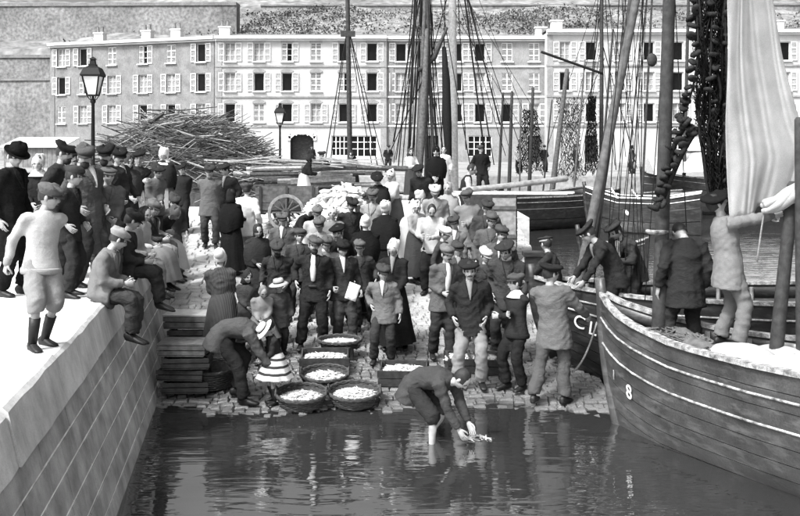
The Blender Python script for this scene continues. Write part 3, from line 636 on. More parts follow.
# ------------------------------------------------------------------ boats
def interp(tab, t): return float(np.interp(t, [a for a, _ in tab], [b for _, b in tab]))
def rope_obj(name, a, b, r, sag=0, mat='tarrope', parent=None, n=8, off=None, lab=None, cat='rope', group=None):
    a, b = Vector(a), Vector(b)
    if off is not None: a, b = a-off, b-off
    pts = [a.lerp(b, i/n)-Vector((0, 0, sag*4*(i/n)*(1-i/n))) for i in range(n+1)]
    if parent is None:
        o0 = pts[0].copy(); pts = [p-o0 for p in pts]
    mb = MB(); mb.tube(pts, [r]*(n+1), 5, cap=2); o = mb.build(name, M[mat], parent, True, None if parent is not None else o0)
    if lab: tag(o, lab, cat, group)
    return o
class Boat:
    def __init__(s, name, label, stem, u, L, hb, gz, keel, deck, K=9, hull='hullgrey', rails=(.19, .42), railmat='rail', cat='boat', group=None, transom=.7, ribs=True, T=22):
        s.stem = Vector((stem[0], stem[1], 0)); s.u = Vector((u[0], u[1], 0)).normalized(); s.n = Vector((-s.u.y, s.u.x, 0))   # n: left of the way aft
        s.hb, s.gz, s.kz, s.L = hb, gz, keel, L
        root = empty(name, s.stem+s.u*(L*.5)+Vector((0, 0, WATER))); s.root = root; tag(root, label, cat, group); s.o = Vector(root.location)
        ts = [L*((i/(T-1))**1.25) for i in range(T)]
        P = lambda t, v, side, d=0: s.pt(t, v, side, d)-s.o
        for side in (-1, 1):
            for k in range(K):
                v0, v1 = k/K, (k+1)/K; mb = MB(); vs = []; g = .045/K
                for t in ts:
                    pr = .005*(k % 2)
                    vs += [P(t, v0+g*.5, side, pr), P(t, v0*.5+v1*.5, side, pr), P(t, v1-g*.5, side, pr)]
                fs = []
                for i in range(T-1):
                    for q in range(2):
                        a, b = i*3+q, i*3+q+1; fs.append((a, b, b+3, a+3) if side > 0 else (a+3, b+3, b, a))
                mb.add(vs, fs)
                bk = []
                for t in ts: bk += [P(t, v0+g*.5, side, pr-.001), P(t, v1-g*.5, side, pr-.001), P(t, v1-g*.5, side, -.035), P(t, v0+g*.5, side, -.035)]
                mb.add(bk, [((i*4+q, i*4+(q+1) % 4, i*4+4+(q+1) % 4, i*4+4+q) if side > 0 else (i*4+4+q, i*4+4+(q+1) % 4, i*4+(q+1) % 4, i*4+q)) for i in range(T-1) for q in (1, 2, 3)]+[(0, 1, 2, 3), (4*T-1, 4*T-2, 4*T-3, 4*T-4)])
                mb.build('strake', M[hull], root, True)
            for v in rails:
                mb = MB(); mb.tube([P(t, v, side, .012) for t in ts], [(.013, .013)]*T, 6, Vector((0, 0, 1)), 2); mb.build('rubbing_strake', M[railmat], root, True)
            cp = MB(); vs = []
            for t in ts:
                c = P(t, 0, side); vs += [c+s.lat(t, side)*.035+Vector((0, 0, .0)), c-s.lat(t, side)*.06+Vector((0, 0, .0)), c-s.lat(t, side)*.06+Vector((0, 0, .045)), c+s.lat(t, side)*.035+Vector((0, 0, .045))]
            fs = [(i*4+q, i*4+(q+1) % 4, i*4+4+(q+1) % 4, i*4+4+q) for i in range(T-1) for q in range(4)]
            cp.add(vs, fs+[(3, 2, 1, 0), (4*T-4, 4*T-3, 4*T-2, 4*T-1)]); cp.build('gunwale', M[railmat], root)
            if ribs:
                t = .7
                while t < L-.3:
                    mb = MB(); mb.tube([P(t, v, side, -.06) for v in (.02, .2, .4, .6, .8)], [.03]*5, 5, s.u, 2); mb.build('rib', M['midwood'], root); t += .45
        st = MB(); vs = []
        pts = [s.pt(0, v, 1, 0)*.5+s.pt(0, v, -1, 0)*.5-s.o for v in (0, .15, .3, .5, .7, .85, 1)]
        pts = [pts[0]+Vector((0, 0, .2))-s.u*.03]+pts
        st.tube([p-s.u*.03 for p in pts], [(.05, .07)]*len(pts), 8, s.n, 2); st.build('stem_post', M[hull], root, True)
        tr = MB(); ring = [P(L, v, 1, -.036) for v in np.linspace(0, 1, 7)]+[P(L, v, -1, -.036) for v in np.linspace(1, 0, 7)]
        tr.add(ring+[p+s.u*-.04 for p in ring], [tuple(range(13, -1, -1)), tuple(range(14, 28))]+[(i, (i+1) % 14, 14+(i+1) % 14, 14+i) for i in range(14)]); tr.build('transom', M[hull], root)
        if deck is not None:
            mb = MB(); vs = []
            for t in ts[1:]:
                g, kz = interp(gz, t), interp(keel, t); v = max(0, min(.95, (g-deck)/(g-kz))); vs += [P(t, v, 1, -.04), P(t, v, -1, -.04)]
            mb.add(vs, [(2*i+1, 2*i, 2*i+2, 2*i+3) for i in range(T-2)]); mb.build('deck', M['wood'], root)
    def lat(s, t, side): return s.n*side
    def pt(s, t, v, side, d=0):
        g, k, b = interp(s.gz, t), interp(s.kz, t), interp(s.hb, t)
        v = max(0, min(1, v)); l = b*max(.02, (1-v**2.5))**.75
        back = .30*v*v*max(0, 1-t/.9)                       # forefoot sweeps aft below the water
        return s.stem+s.u*(t+back)+s.n*side*(l+d)+Vector((0, 0, g+(k-g)*v))
    def text(s, body, t, v, size, side=-1, mat='whitepaint', thick=0):
        p = s.pt(t, v, side, .012); du = (s.pt(t+.15, v, side)-s.pt(t-.15, v, side)).normalized(); dn = (s.pt(t, v-.06, side)-s.pt(t, v+.06, side)).normalized()
        z = du.cross(dn); z.normalize(); up = z.cross(du)
        cu = bpy.data.curves.new('lettering', 'FONT'); cu.body = body; cu.size = size; cu.align_x = 'CENTER'; cu.align_y = 'CENTER'; cu.extrude = .003; cu.offset = thick
        tt = bpy.data.objects.new('tmp_text', cu); COL.objects.link(tt); me = bpy.data.meshes.new_from_object(tt.evaluated_get(bpy.context.evaluated_depsgraph_get())); bpy.data.objects.remove(tt)
        me.materials.clear(); me.materials.append(M[mat]); mat4 = Matrix((du, up, z)).transposed().to_4x4(); mat4.translation = p-s.o+z*.012
        me.transform(mat4); link('lettering', me, s.root)
    def mast(s, a, b, r0, r1, mat='midwood', name='mast', n=8):
        a, b = Vector(a)-s.o, Vector(b)-s.o; mb = MB(); mb.tube([a.lerp(b, i/n) for i in range(n+1)], [r0+(r1-r0)*i/n for i in range(n+1)], 12); return mb.build(name, M[mat], s.root, True)
    def rope(s, a, b, r=.008, sag=0, mat='tarrope', name='shroud'): return rope_obj(name, a, b, r, sag, mat, s.root, 8, s.o)
# --- the near boat at right
main = Boat('fishing_boat', 'dark wooden fishing boat with pale rails in the right foreground', (2.42, 11.5), (.6, -.8), 8.2,
            [(0, .04), (.15, .12), (.4, .25), (.9, .42), (1.44, .57), (2.4, .80), (3.4, .97), (4.5, 1.1), (6, 1.1), (8.2, .8)],
            [(0, -.10), (.2, -.2), (.6, -.31), (1.44, -.40), (2.4, -.385), (3.4, -.345), (5, -.25), (8.2, -.05)], [(0, -1.75), (1, -1.9), (8.2, -2.0)], -.75, K=9, rails=(.155, .335))
main.text('1', .28, .47, .17, -1, 'rail'); main.text('8', .62, .50, .24, -1, 'whitepaint')
mt = main.mast((2.90, 10.86, -.75), at(671, -60, 10.9), .088, .068, 'darkwood')
hp = MB(); hp.lathe([(.10, -.02), (.13, 0), (.13, .02), (.10, .03)], 12, Matrix.Translation(at(657, 232, 10.87)-main.o)); hp.build('mast_hoop', M['rail'], main.root, True)
m2 = main.mast((3.80, 9.85, -.75), at(793, 185, 9.95), .075, .06, 'darkwood')
m3 = main.mast((4.05, 9.75, -.75), at(799, 120, 9.75), .05, .045, 'darkwood')
hatch = MB(); c = Vector((3.52, 10.14, -.6))-main.o; hatch.box(c, (.75, .7, .30), Matrix.Rotation(rot2(main.u), 3, 'Z')); hatch.build('hatch', M['darkwood'], main.root)
th = MB(); a, b = main.pt(2.9, .25, 1, -.06)-main.o, main.pt(2.9, .25, -1, -.06)-main.o; th.bar(a, b, .22, .05); th.build('thwart', M['midwood'], main.root)
# --- the second boat behind it, nosing onto the slip
sec = Boat('fishing_boat', 'black boat lettered CL nosing onto the slip behind the foreground boat', (1.86, 13.35), (.97, -.22), 6.5,
           [(0, .04), (.3, .26), (.8, .5), (1.5, .72), (2.5, .9), (4, 1.0), (6.5, .8)], [(0, -.15), (.5, -.22), (1.5, -.29), (3, -.27), (6.5, -.15)], [(0, -1.22), (.5, -1.38), (1.2, -1.72), (6.5, -1.9)], -.85, K=8, hull='tar', rails=(.12, .24))
sec.text('C', .62, .36, .26); sec.text('L', .80, .38, .26); sec.text('4', .98, .40, .24)
sec.mast(at(576, 300, 12.98), at(640, -20, 13.1), .075, .055, 'wood'); sec.mast(at(592, 255, 13.25), at(634, -20, 13.4), .05, .035, 'darkwood', 'spar')
bt = MB(); p = at(533, 268, 13.42)-sec.o; bt.box(p, (.22, .18, .35)); bt.box(p+Vector((0, 0, .2)), (.28, .24, .06)); bt.build('bollard', M['tar'], sec.root)
dk = MB(); vs = [sec.pt(t, .10, sd, -.04)-sec.o for t in (.12, .4, .8, 1.2) for sd in (1, -1)]; dk.add(vs, [(2*i+1, 2*i, 2*i+2, 2*i+3) for i in range(3)]); dk.build('foredeck', M['darkwood'], sec.root)
for k, (t0, t1) in enumerate(((.3, 2.3), (.5, 2.6))):
    mb = MB(); a, b = sec.pt(t0+.1, .16+.12*k, -1, .03)-sec.o, sec.pt(t1, .16+.12*k, -1, .03)-sec.o
# mooring rope and an oar from the near boat
rope_obj('mooring_rope', at(597, 322, 12.55), at(572, 372, 12.25), .014, .12, 'rope', None, 12, None, 'pale mooring rope hanging from the black boat beside the leaning man', 'rope')
# --- boats across the basin
def far_boat(label, bow, u, L, beam, z, hull, masts=(), K=4, name='moored_boat', railmat='rail', deck=True):
    hb = [(0, .04), (L*.06, beam*.35), (L*.16, beam*.7), (L*.35, beam), (L*.7, beam), (L, beam*.75)]
    b = Boat(name, label, bow, u, L, hb, [(0, z+.35), (L*.3, z), (L*.7, z-.02), (L, z+.2)], [(0, WATER-.3), (L, WATER-.5)], (z-.45) if deck else None, K, hull, (.1,), railmat, 'boat', 'boats moored in the basin', .7, False, 14)
    for (px, Y, yt, pxt, r, mat, shr) in masts:
        foot = Vector((xat(px, Y), Y, WATER-.1)); top = at(pxt, yt, Y); b.mast(foot, top, r, r*.7, mat)
        for (bx, by, tx, ty, rr) in shr: b.rope(at(bx, by, Y-.2), at(tx, ty, Y), rr, 0, 'tarrope')
    return b
b1 = far_boat('dark ketch with the black mast behind the log stack', (-2.9, 38.5), (.85, .5), 8, 1.3, -.35, 'tar', [(351, 37.0, -40, 347, .11, 'darkwood', [(324, 168, 347, 30, .022), (378, 168, 349, 30, .022), (384, 165, 349, 30, .018), (330, 165, 347, 30, .018), (372, 166, 348, 30, .018)])])
cr = MB(); cr.box(at(348, 34, 37)-b1.o, (.55, .16, .22)); cr.build('crosstree', M['darkwood'], b1.root)
shr2 = [(402, 170, 420, -60, .02), (396, 160, 428, -60, .02), (412, 165, 424, -50, .03), (437, 165, 428, -50, .025), (391, 150, 446, 28, .02), (470, 165, 430, -60, .018), (408, 165, 417, -60, .035), (398, 170, 418, -60, .025), (441, 165, 446, -40, .02), (500, 125, 463, -20, .03), (494, 165, 462, -30, .02), (484, 150, 461, -30, .035)]
rnr = random.Random(31); shr3 = [(rnr.uniform(392, 446), rnr.uniform(140, 172), rnr.uniform(416, 430), rnr.uniform(-60, 10), rnr.choice((.012, .016, .022))) for _ in range(22)]+[(rnr.uniform(462, 545), rnr.uniform(120, 170), rnr.uniform(448, 470), rnr.uniform(-60, 20), rnr.choice((.010, .014))) for _ in range(7)]
b2 = far_boat('dark ketch with a bundle of masts and slack rigging behind the black-clad woman', (1.0, 35.2), (.8, .55), 9, 1.4, -.3, 'tar',
              [(414, 35.5, -60, 428, .10, 'wood', shr2), (429, 36.2, -60, 421, .085, 'darkwood', shr3), (405, 35.8, -60, 418, .06, 'wood', []), (436, 35.3, -60, 425, .07, 'darkwood', []), (424, 35.9, -60, 431, .06, 'wood', []), (454, 36.8, -60, 452, .19, 'palewood', [(430, 60, 452, -20, .02), (466, 150, 456, -40, .02)])])
yd = MB(); yd.tube([at(420, 70, 35.3)-b2.o, at(434, 58, 35.3)-b2.o, at(447, 28, 35.3)-b2.o], [.09, .1, .05], 8); yd.build('yard', M['darkwood'], b2.root, True)
fl = MB(); fl.tube([at(444, 48, 35.4)-b2.o, at(446, 80, 35.4)-b2.o, at(447, 125, 35.4)-b2.o, at(449, 168, 35.4)-b2.o], [.08, .15, .17, .11], 9); fl.build('furled_sail', M['net'], b2.root, True)
fl = MB(); fl.tube([at(427, 30, 35.1)-b2.o, at(425, 80, 35.1)-b2.o, at(422, 130, 35.1)-b2.o, at(420, 172, 35.1)-b2.o], [.07, .12, .14, .10], 9); fl.build('furled_sail', M['wood'], b2.root, True)
b3 = far_boat('long dark hull lying across the basin behind the box cart', (3.4, 41.5), (.98, .12), 9.5, 1.2, -.55, 'tar', [(497, 41, 93, 503, .07, 'darkwood', []), (508, 41, 92, 512, .09, 'darkwood', []), (528, 41, 88, 533, .09, 'darkwood', []), (548, 41, 70, 567, .13, 'wood', [(541, 52, 603, 74, .06)]), (601, 42, -60, 602, .10, 'darkwood', [(585, 170, 601, -40, .02), (616, 170, 603, -40, .02)]+[(rnr.uniform(545, 640), rnr.uniform(120, 175), rnr.uniform(598, 606), rnr.uniform(-50, 60), rnr.choice((.010, .014))) for _ in range(12)]), (571, 41, 60, 585, .05, 'wood', []), (540, 41.3, 100, 552, .04, 'darkwood', []), (519, 40.8, 100, 521, .04, 'wood', [])])
b4 = far_boat('open boat with a pale rim and oars behind the leaning mast', (xat(586, 36.5), 36.6), (.95, -.32), 4.2, .95, -.25, 'tar', [(640, 36, -60, 655, .05, 'darkwood', [(622, 215, 651, -40, .015), (632, 222, 650, -40, .012)])], 4, 'moored_boat', 'whitepaint')
for i, (a, b, c, d) in enumerate(((611, 188, 628, 214), (632, 190, 648, 212))):
    rr = at(a, b, 35.9); q = at(c, d, 35.2); mb = MB(); dr = (q-rr); mb.tube([Vector((0, 0, 0)), dr*.7, dr*.72, dr], [.035, .035, .07, .07], 7); o = mb.build('oar', M['whitepaint'], None, True, rr)
    tag(o, ('left-hand white oar leaning in the pale-rimmed open boat', 'right-hand white oar leaning in the pale-rimmed open boat')[i], 'oar', 'oars in the open boat')
b5 = far_boat('dark covered barge moored across the basin behind the net', (xat(642, 46), 46), (.99, -.05), 9, 1.5, .1, 'tar', [(683, 45, -60, 690, .09, 'darkwood', []), (598, 46.5, 30, 613, .07, 'darkwood', [])])
tp = MB(); 
A_, B_ = at(648, 172, 45.5)-b5.o, at(800, 160, 45.5)-b5.o
tp.add([A_+Vector((0, -1.3, -.1)), B_+Vector((0, -1.3, -.1)), B_+Vector((0, 0, .8)), A_+Vector((0, 0, .7)), A_+Vector((0, 1.4, 0)), B_+Vector((0, 1.4, 0))], [(0, 1, 2, 3), (3, 2, 5, 4), (0, 3, 4), (1, 5, 2)]); tp.build('tarpaulin', M['palewood'], b5.root)
b7 = far_boat('small dark dinghy on the bright water beside the leaning mast', (xat(579, 29), 29), (.9, -.4), 2.0, .45, -1.25, 'tar', [], 3, 'dinghy')
sl_ = empty('tan_net', at(560, 140, 42.0)); tag(sl_, 'dark nets hung to dry on the poles of the long hull', 'net'); o_ = Vector(sl_.location)
for i, (x0, x1, y0, y1) in enumerate(((556, 585, 98, 178), (586, 598, 96, 172), (520, 540, 110, 172))):
    mb = MB(); rnd = random.Random(i); nx, ny = 24, 40; pts = []
    for j in range(ny+1):
        for k in range(nx+1):
            p = at(x0+(x1-x0)*(.5+(k/nx-.5)*(1-.35*math.sin(j/ny*3.1+i)))+rnd.gauss(0, .45), y0+(y1-y0)*j/ny+rnd.gauss(0, .5)+(4*math.sin(k*.5+i) if j == ny else 0), 41.6+.12*math.sin(k*1.3)); pts.append(p-o_)
    for j in range(ny):
        for k in range(nx+1):
            for kk in (k-1, k+1):
                if 0 <= kk <= nx and rnd.random() < .85: mb.tube([pts[j*(nx+1)+k], pts[(j+1)*(nx+1)+kk]], [.009+.016*(rnd.random() < .15)]*2, 3, cap=0)
    q = mb.build('netting', M['net'] if i else M['wood'], sl_); q['kind'] = 'stuff'

# ------------------------------------------------------------------ dark net with cork floats, and the pale net, at the near boat
def spline(pts, n):                                     # Catmull-Rom
    pts = [Vector(p) for p in pts]; P = [pts[0]*2-pts[1]]+pts+[pts[-1]*2-pts[-2]]; out = []
    seg = len(pts)-1
    for i in range(n+1):
        t = i/n*seg; k = min(int(t), seg-1); f = t-k; a, b, c, d = P[k:k+4]
        out.append(.5*((2*b)+(-a+c)*f+(2*a-5*b+4*c-d)*f*f+(-a+3*b-3*c+d)*f**3))
    return out
def cork_net():
    YN = 10.45
    root = empty('cork_net', at(712, 205, YN)); tag(root, 'dark fishing net strung with cork floats hanging beside the pale net', 'net'); o = Vector(root.location)
    ck = MB(); ck.lathe([(.01, -.022), (.05, -.022), (.062, -.008), (.062, .008), (.05, .022), (.01, .022)], 10, Matrix.Diagonal((1, .8, 1, 1))); cm = ck.mesh('float', M['cork'], True)
    rnd = random.Random(2)
    lines = [[(698, -70), (697, 5), (698, 50), (694, 82), (688, 104), (683, 116), (690, 124), (697, 130)],
             [(724, -70), (725, 10), (727, 80), (725, 140), (722, 200)],
             [(713, -70), (712, 20), (710, 90), (712, 150), (718, 205)],
             [(697, 128), (684, 150), (674, 172), (664, 196), (660, 206)],
             [(690, 118), (676, 142), (668, 170), (662, 196), (657, 208)]]
    for li, ln in enumerate(lines):
        Y0 = YN-.05+.06*li if li < 3 else YN+.12
        pts = spline([at(x, y, Y0+.12*math.sin(i*1.7+li)) for i, (x, y) in enumerate(ln)], 90)
        mb = MB(); mb.tube([p-o for p in pts], [.012 if li < 3 else .03]*len(pts), 5, cap=2); mb.build('head_rope', M['tarrope'], root, True)
        acc = 0; prev = pts[0]
        for p in pts[1:]:
            acc += (p-prev).length
            if acc > (.085 if li != 2 else .12):
                acc = 0; t = (p-prev).normalized(); sd = -1 if li in (0, 3) else (1 if li == 1 else rnd.choice((-1, 1)))
                f = link('float', cm, root, p-o+Vector((sd*.035+rnd.gauss(0, .012), rnd.gauss(0, .03), 0)), (rnd.gauss(.3, .25), rnd.gauss(sd*.35, .3), rnd.uniform(0, 6)), (rnd.uniform(.8, 1.15),)*3)
            prev = p
    nb = MB()                                           # bunched netting between the float lines, three folds deep
    for layer in range(4):
        nx, ny = 15, 62; grid = []
        for j in range(ny+1):
            y = -70+(275)*j/ny; xl = float(np.interp(y, [-70, 90, 125, 150, 205], [698, 694, 697, 706, 712])); xr = float(np.interp(y, [-70, 100, 205], [725, 727, 724]))
            for k in range(nx+1):
                f = k/nx; grid.append(at(xl+(xr-xl)*f+rnd.gauss(0, .9)+1.5*math.sin(y*.09+layer*2+f*5), y+rnd.gauss(0, 1.6), YN+.02+layer*.05+.06*math.sin(f*14+layer*1.3+j*.05))-o)
        for j in range(ny):
            for k in range(nx+1):
                a = grid[j*(nx+1)+k]
                for kk in ((k+1,) if (j+k) % 2 else (k-1,)):
                    if 0 <= kk <= nx: nb.tube([a, grid[(j+1)*(nx+1)+kk]], [.0045, .0045], 3, cap=0)
                if k < nx and rnd.random() < .3: nb.tube([a, grid[(j+1)*(nx+1)+k+1]], [.006, .006], 3, cap=0)
    for q in range(26):
        x0 = rnd.uniform(699, 725); pts = spline([at(max(694+max(0, (y-100)*.16), min(727, x0+rnd.gauss(0, 3.2))), y+rnd.uniform(-8, 8), YN+rnd.uniform(0, .22)) for y in range(-70, 206, 34)], 30); nb.tube([p-o for p in pts], [rnd.uniform(.006, .02)]*31, 4, cap=0)
    q = nb.build('netting', M['net'], root); q['kind'] = 'stuff'
cork_net()
def pale_net():
    YN = 9.95
    root = empty('pale_net', at(770, 205, YN)); tag(root, 'pale fine-meshed net hung like a sail above the boat at right', 'net'); o = Vector(root.location)
    nx, ny = 90, 44; vs = []
    for j in range(ny+1):
        y = -75+j/ny*(290)
        xl = float(np.interp(y, [-75, 0, 120, 208], [735, 727, 726, 729])); xr = float(np.interp(y, [-75, 0, 60, 130, 160, 208], [752, 772, 784, 801, 812, 800]))
        for k in range(nx+1):
            f0 = k/nx; f = f0; amp = .006+.015*(j/ny); fw = f0+.07*math.sin(4.3*f0+.6)+.035*math.sin(9.7*f0+y*.006+2)+.02*math.sin(21*f0+1)
            yy = y-(max(0, f-.45)*42*max(0, (y-120)/88.) if y > 120 else 0)
            w_ = (math.sin(fw*27+.5*math.sin(y*.017))*.5*(.4+.6*math.sin(3*f0+1)**2)+math.sin(fw*11+1+y*.004)*.9+.25*math.sin(fw*61+y*.02+2*math.sin(y*.03))+.3*math.sin(y*.05+fw*6))
            yy += (j/ny)**6*(5*math.sin(f*11)+4*math.sin(f*23+1)); p = at(xl+(xr-xl)*f+1.2*math.sin(y*.03+f*9), yy, YN+amp*w_+.35*f); vs.append(p-o)
    mb = MB(); mb.add(vs, [(j*(nx+1)+k, j*(nx+1)+k+1, (j+1)*(nx+1)+k+1, (j+1)*(nx+1)+k) for j in range(ny) for k in range(nx)])
    s = mb.build('netting', M['sail'], root, True); md = s.modifiers.new('thickness', 'SOLIDIFY'); md.thickness = .006
    g = MB(); pts = spline([at(764, 207, 9.9), at(778, 203, 9.9), at(792, 194, 9.85), at(812, 183, 9.8), at(835, 178, 9.8)], 30)
    for q in range(5):
        pp = [p-o+Vector((0, .05*math.sin(q*1.3+i*.12), .05*math.cos(q*1.3+i*.12))) for i, p in enumerate(pts)]; g.tube(pp, [.028+.022*min(1, i/12) for i in range(len(pp))], 8)
    g.build('gathered_foot', M['sail'], root, True)
    # the rope it hangs by
    mb = MB(); mb.tube([at(735, -75, YN)-o, at(752, -75, YN)-o], [.03, .03], 8); mb.build('head_spar', M['wood'], root)
pale_net()
rope_obj('rope', at(765, 207, 9.95), at(757, 262, 9.95), .010, -.02, 'rope', None, 10, None, 'thin rope trailing from the pale net to the boat', 'rope')
# rigging lines of the near boats
for i, (a, b, Ya, Yb) in enumerate((((622, 300), (648, -20), 12.9, 12.6), ((640, 292), (643, -20), 12.9, 13.2), ((592, 300), (628, -20), 12.8, 13.0))):
    sec.rope(at(*a, Ya), at(*b, Yb), .007, 0, 'tarrope', 'halyard')
for a, b in (((645, 300), (668, -20)), ((690, 300), (674, -20))): main.rope(at(*a, 10.95), at(*b, 10.9), .006, 0, 'tarrope', 'halyard')
rnh = random.Random(5)
for i in range(9): sec.rope(at(rnh.uniform(598, 650), rnh.uniform(270, 300), 13.0), at(rnh.uniform(615, 650), -20, 13.1), rnh.choice((.005, .007)), 0, 'tarrope', 'halyard')
bl = MB(); bl.ell(at(652, 60, 12.7)-sec.o, (.07, .05, .09), 8, 6); bl.build('pulley_block', M['darkwood'], sec.root, True)
# cargo in the near boat
def lumpy(name, label, cat, c, r, mat, seed, m=None, amp=.18, n=20, k=14, fr=3.0, strands=0):
    mb = MB(); mb.ell((0, 0, 0), r, n, k, m); rnd = random.Random(seed); ph = [Vector((rnd.uniform(-1, 1), rnd.uniform(-1, 1), rnd.uniform(-1, 1))).normalized()*rnd.uniform(fr, fr*3)/max(r) for _ in range(7)]; pp = [rnd.uniform(0, 6) for _ in ph]
    for i, v in enumerate(mb.v):
        p = Vector(v); d = sum(math.sin(p.dot(q)+f) for q, f in zip(ph, pp))/7*amp*2; mb.v[i] = tuple(p*(1+d))
    if strands:
        mq = (m or Matrix.Identity(3))
        for _ in range(strands):
            a0 = rnd.uniform(0, 6.3); c0 = rnd.uniform(-.9, .9); pts = []
            for t in range(6):
                a1 = a0+t*rnd.uniform(.15, .5); c1 = max(-.97, min(.97, c0+t*rnd.uniform(-.14, .14))); w2 = math.sqrt(1-c1*c1); pts.append(mq @ Vector((math.cos(a1)*w2*r[0]*1.08, c1*r[1]*1.05, math.sin(a1)*w2*r[2]*1.1+rnd.gauss(0, .012))))
            mb.tube(spline(pts, 12), [rnd.uniform(.006, .016)]*13, 5)
    o = mb.build(name, M[mat], None, True, c); tag(o, label, cat); return o
ang = rot2(main.u)
rz = Matrix.Rotation(ang, 3, 'Z')
lumpy('net_bundle', 'dark net bundle lying along the bow rail of the near boat', 'net', main.pt(1.15, .1, -1, -.36)+Vector((0, 0, .0)), (.18, .55, .19), 'wood', 3, rz, .3, 26, 18, 5, 130)
lumpy('net_bundle', 'smaller dark bundle behind the standing net man on the near boat', 'net', main.pt(1.8, .1, -1, -.32)+Vector((0, 0, -.02)), (.15, .33, .14), 'darkwood', 8, rz, .3, 22, 14, 5, 70)
lumpy('sack', 'white sack slumped at the feet of the man handling the net', 'sack', main.pt(2.05, .02, -1, -.42)+Vector((0, 0, -.02)), (.24, .36, .15), 'sack', 5, rz, .14)
lumpy('sack', 'long white sack along the rail nearest the right edge', 'sack', main.pt(2.75, .02, -1, -.36)+Vector((0, 0, -.04)), (.22, .46, .17), 'sack', 6, rz, .12)
lumpy('sack', 'small pale sack behind the two white sacks on the near boat', 'sack', main.pt(2.2, .0, -1, -.95)+Vector((0, 0, -.08)), (.16, .3, .10), 'sack', 9, rz, .15)
for i in range(2):
    a, b = main.pt(1.9+.1*i, .05, 1, -.25)+Vector((0, 0, .02+.04*i)), main.pt(4.2, .05, 1, -.5-.1*i)+Vector((0, 0, .02)); mb = MB(); mb.tube([Vector((0, 0, 0)), (b-a)*.75, (b-a)*.77, b-a], [.03, .03, .055, .05], 8); o = mb.build('oar', M['palewood'], None, True, a)
    tag(o, ('upper of the two pale oars laid along the near boat', 'lower of the two pale oars laid along the near boat')[1-i], 'oar', 'oars in the near boat')

# ------------------------------------------------------------------ people
V3 = Vector
TASKS = []                                              # (tmp object, final mesh callback)
def head_template():
    nu, nv = 36, 27; vs = []; fs = []
    for j in range(nv+1):
        ph = -math.pi/2+math.pi*j/nv
        for i in range(nu):
            th = 2*math.pi*i/nu
            # crowd the columns towards the face (+y)
            th2 = th+.35*math.cos(th)*-1 if False else th
            ux, uy, uz = math.cos(ph)*math.cos(th2), math.cos(ph)*math.sin(th2), math.sin(ph)
            x, y, z = .076*ux, .097*uy, .116*uz
            if uz < 0:
                x *= 1-.30*(-uz)**1.4
                if uy < 0: y *= 1-.5*(-uz)**1.1
                else: y *= 1-.06*(-uz)
            f = max(uy, 0)**.5 if uy > 0 else 0
            if f:
                y -= .010*max(0, (y/.097-.8))*2
                y += .014*math.exp(-((z+.095)/.02)**2-(x/.028)**2)
                g = math.exp(-((z+.026)/.015)**2) if z < -.026 else math.exp(-((z+.026)/.034)**2)
                y += .028*math.exp(-(x/.0125)**2)*g
                y += .006*math.exp(-((z-.026)/.009)**2)*math.exp(-(x/.05)**2)
                for s in (-1, 1): y -= .013*math.exp(-((x-s*.031)/.015)**2-((z-.006)/.012)**2); 
                for s in (-1, 1): y += .005*math.exp(-((x-s*.042)/.016)**2-((z+.03)/.018)**2)
                y += .007*math.exp(-(x/.022)**2-((z+.057)/.010)**2)
                y -= .004*math.exp(-(x/.03)**2-((z+.074)/.006)**2)
            vs.append(V3((x, y, z)))
    for j in range(nv):
        for i in range(nu): fs.append((j*nu+i, j*nu+(i+1) % nu, (j+1)*nu+(i+1) % nu, (j+1)*nu+i))
    mb = MB(); mb.add(vs, fs)
    for s in (-1, 1):
        mb.mat(0).ell((s*.077, -.004, -.004), (.012, .020, .032), 8, 6)
        mb.mat(1).ell((s*.031, .078, .006), (.0125, .010, .0075), 8, 6)
        mb.mat(1).ell((s*.032, .089, .027), (.019, .006, .0045), 8, 4)
    mb.mat(2).ell((0, .0935, -.0575), (.021, .0075, .0035), 8, 4)
    return mb
HEAD = head_template()
def hand_template(curl):
    mb = MB(); mb.tube([(0, -.01, 0), (0, .03, 0), (0, .088, 0)], [(.026, .018), (.037, .016), (.041, .013)], 8, V3((1, 0, 0)))
    for x, L_, r in ((-.031, .058, .0075), (-.0105, .070, .0085), (.0105, .076, .0088), (.031, .068, .0085)):
        p = V3((x, .084, 0)); a = 0; pts = [p.copy()]
        for k, f in enumerate((.45, .32, .23)):
            a += curl*(.6 if k == 0 else 1); p = p+V3((x*.12*f, math.cos(a)*L_*f, -math.sin(a)*L_*f)); pts.append(p.copy())
        mb.tube(pts, [r*1.05, r, r*.92, r*.75], 6, V3((1, 0, 0)))
    mb.tube([(.024, .018, -.004), (.046, .045, -.012), (.055, .070, -.018-.02*curl), (.052, .092, -.022-.03*curl)], [.013, .011, .0095, .0075], 6, V3((1, 0, 0)))
    return mb
HANDS = {'relaxed': hand_template(.35), 'grip': hand_template(1.15), 'flat': hand_template(.1)}
def crinkle(mb, P, rad, n, rnd, amp, off, k, ref=Vector((1, 0, 0)), seg=10):
    """a sleeve or trouser leg whose rings bunch, shift and flatten at random: creases"""
    m = len(P)-1; pts = []; rr = []
    for i in range(n+1):
        t = i/n*m; j = min(int(t), m-1); f = t-j; e = 1 if 0 < i < n else 0
        pts.append(P[j].lerp(P[j+1], f)+Vector((rnd.gauss(0, off), rnd.gauss(0, off), rnd.gauss(0, off*.5)))*e*k); r0 = rad[j]+(rad[j+1]-rad[j])*f
        b = 1+amp*(rnd.uniform(-1, 1)*.5+(.8 if i % 2 else -.5)); q = rnd.gauss(0, amp*.6); rr.append((r0*(b+q), r0*(b-q)) if e else (r0, r0))
    mb.tube(pts, rr, seg, ref, 2)
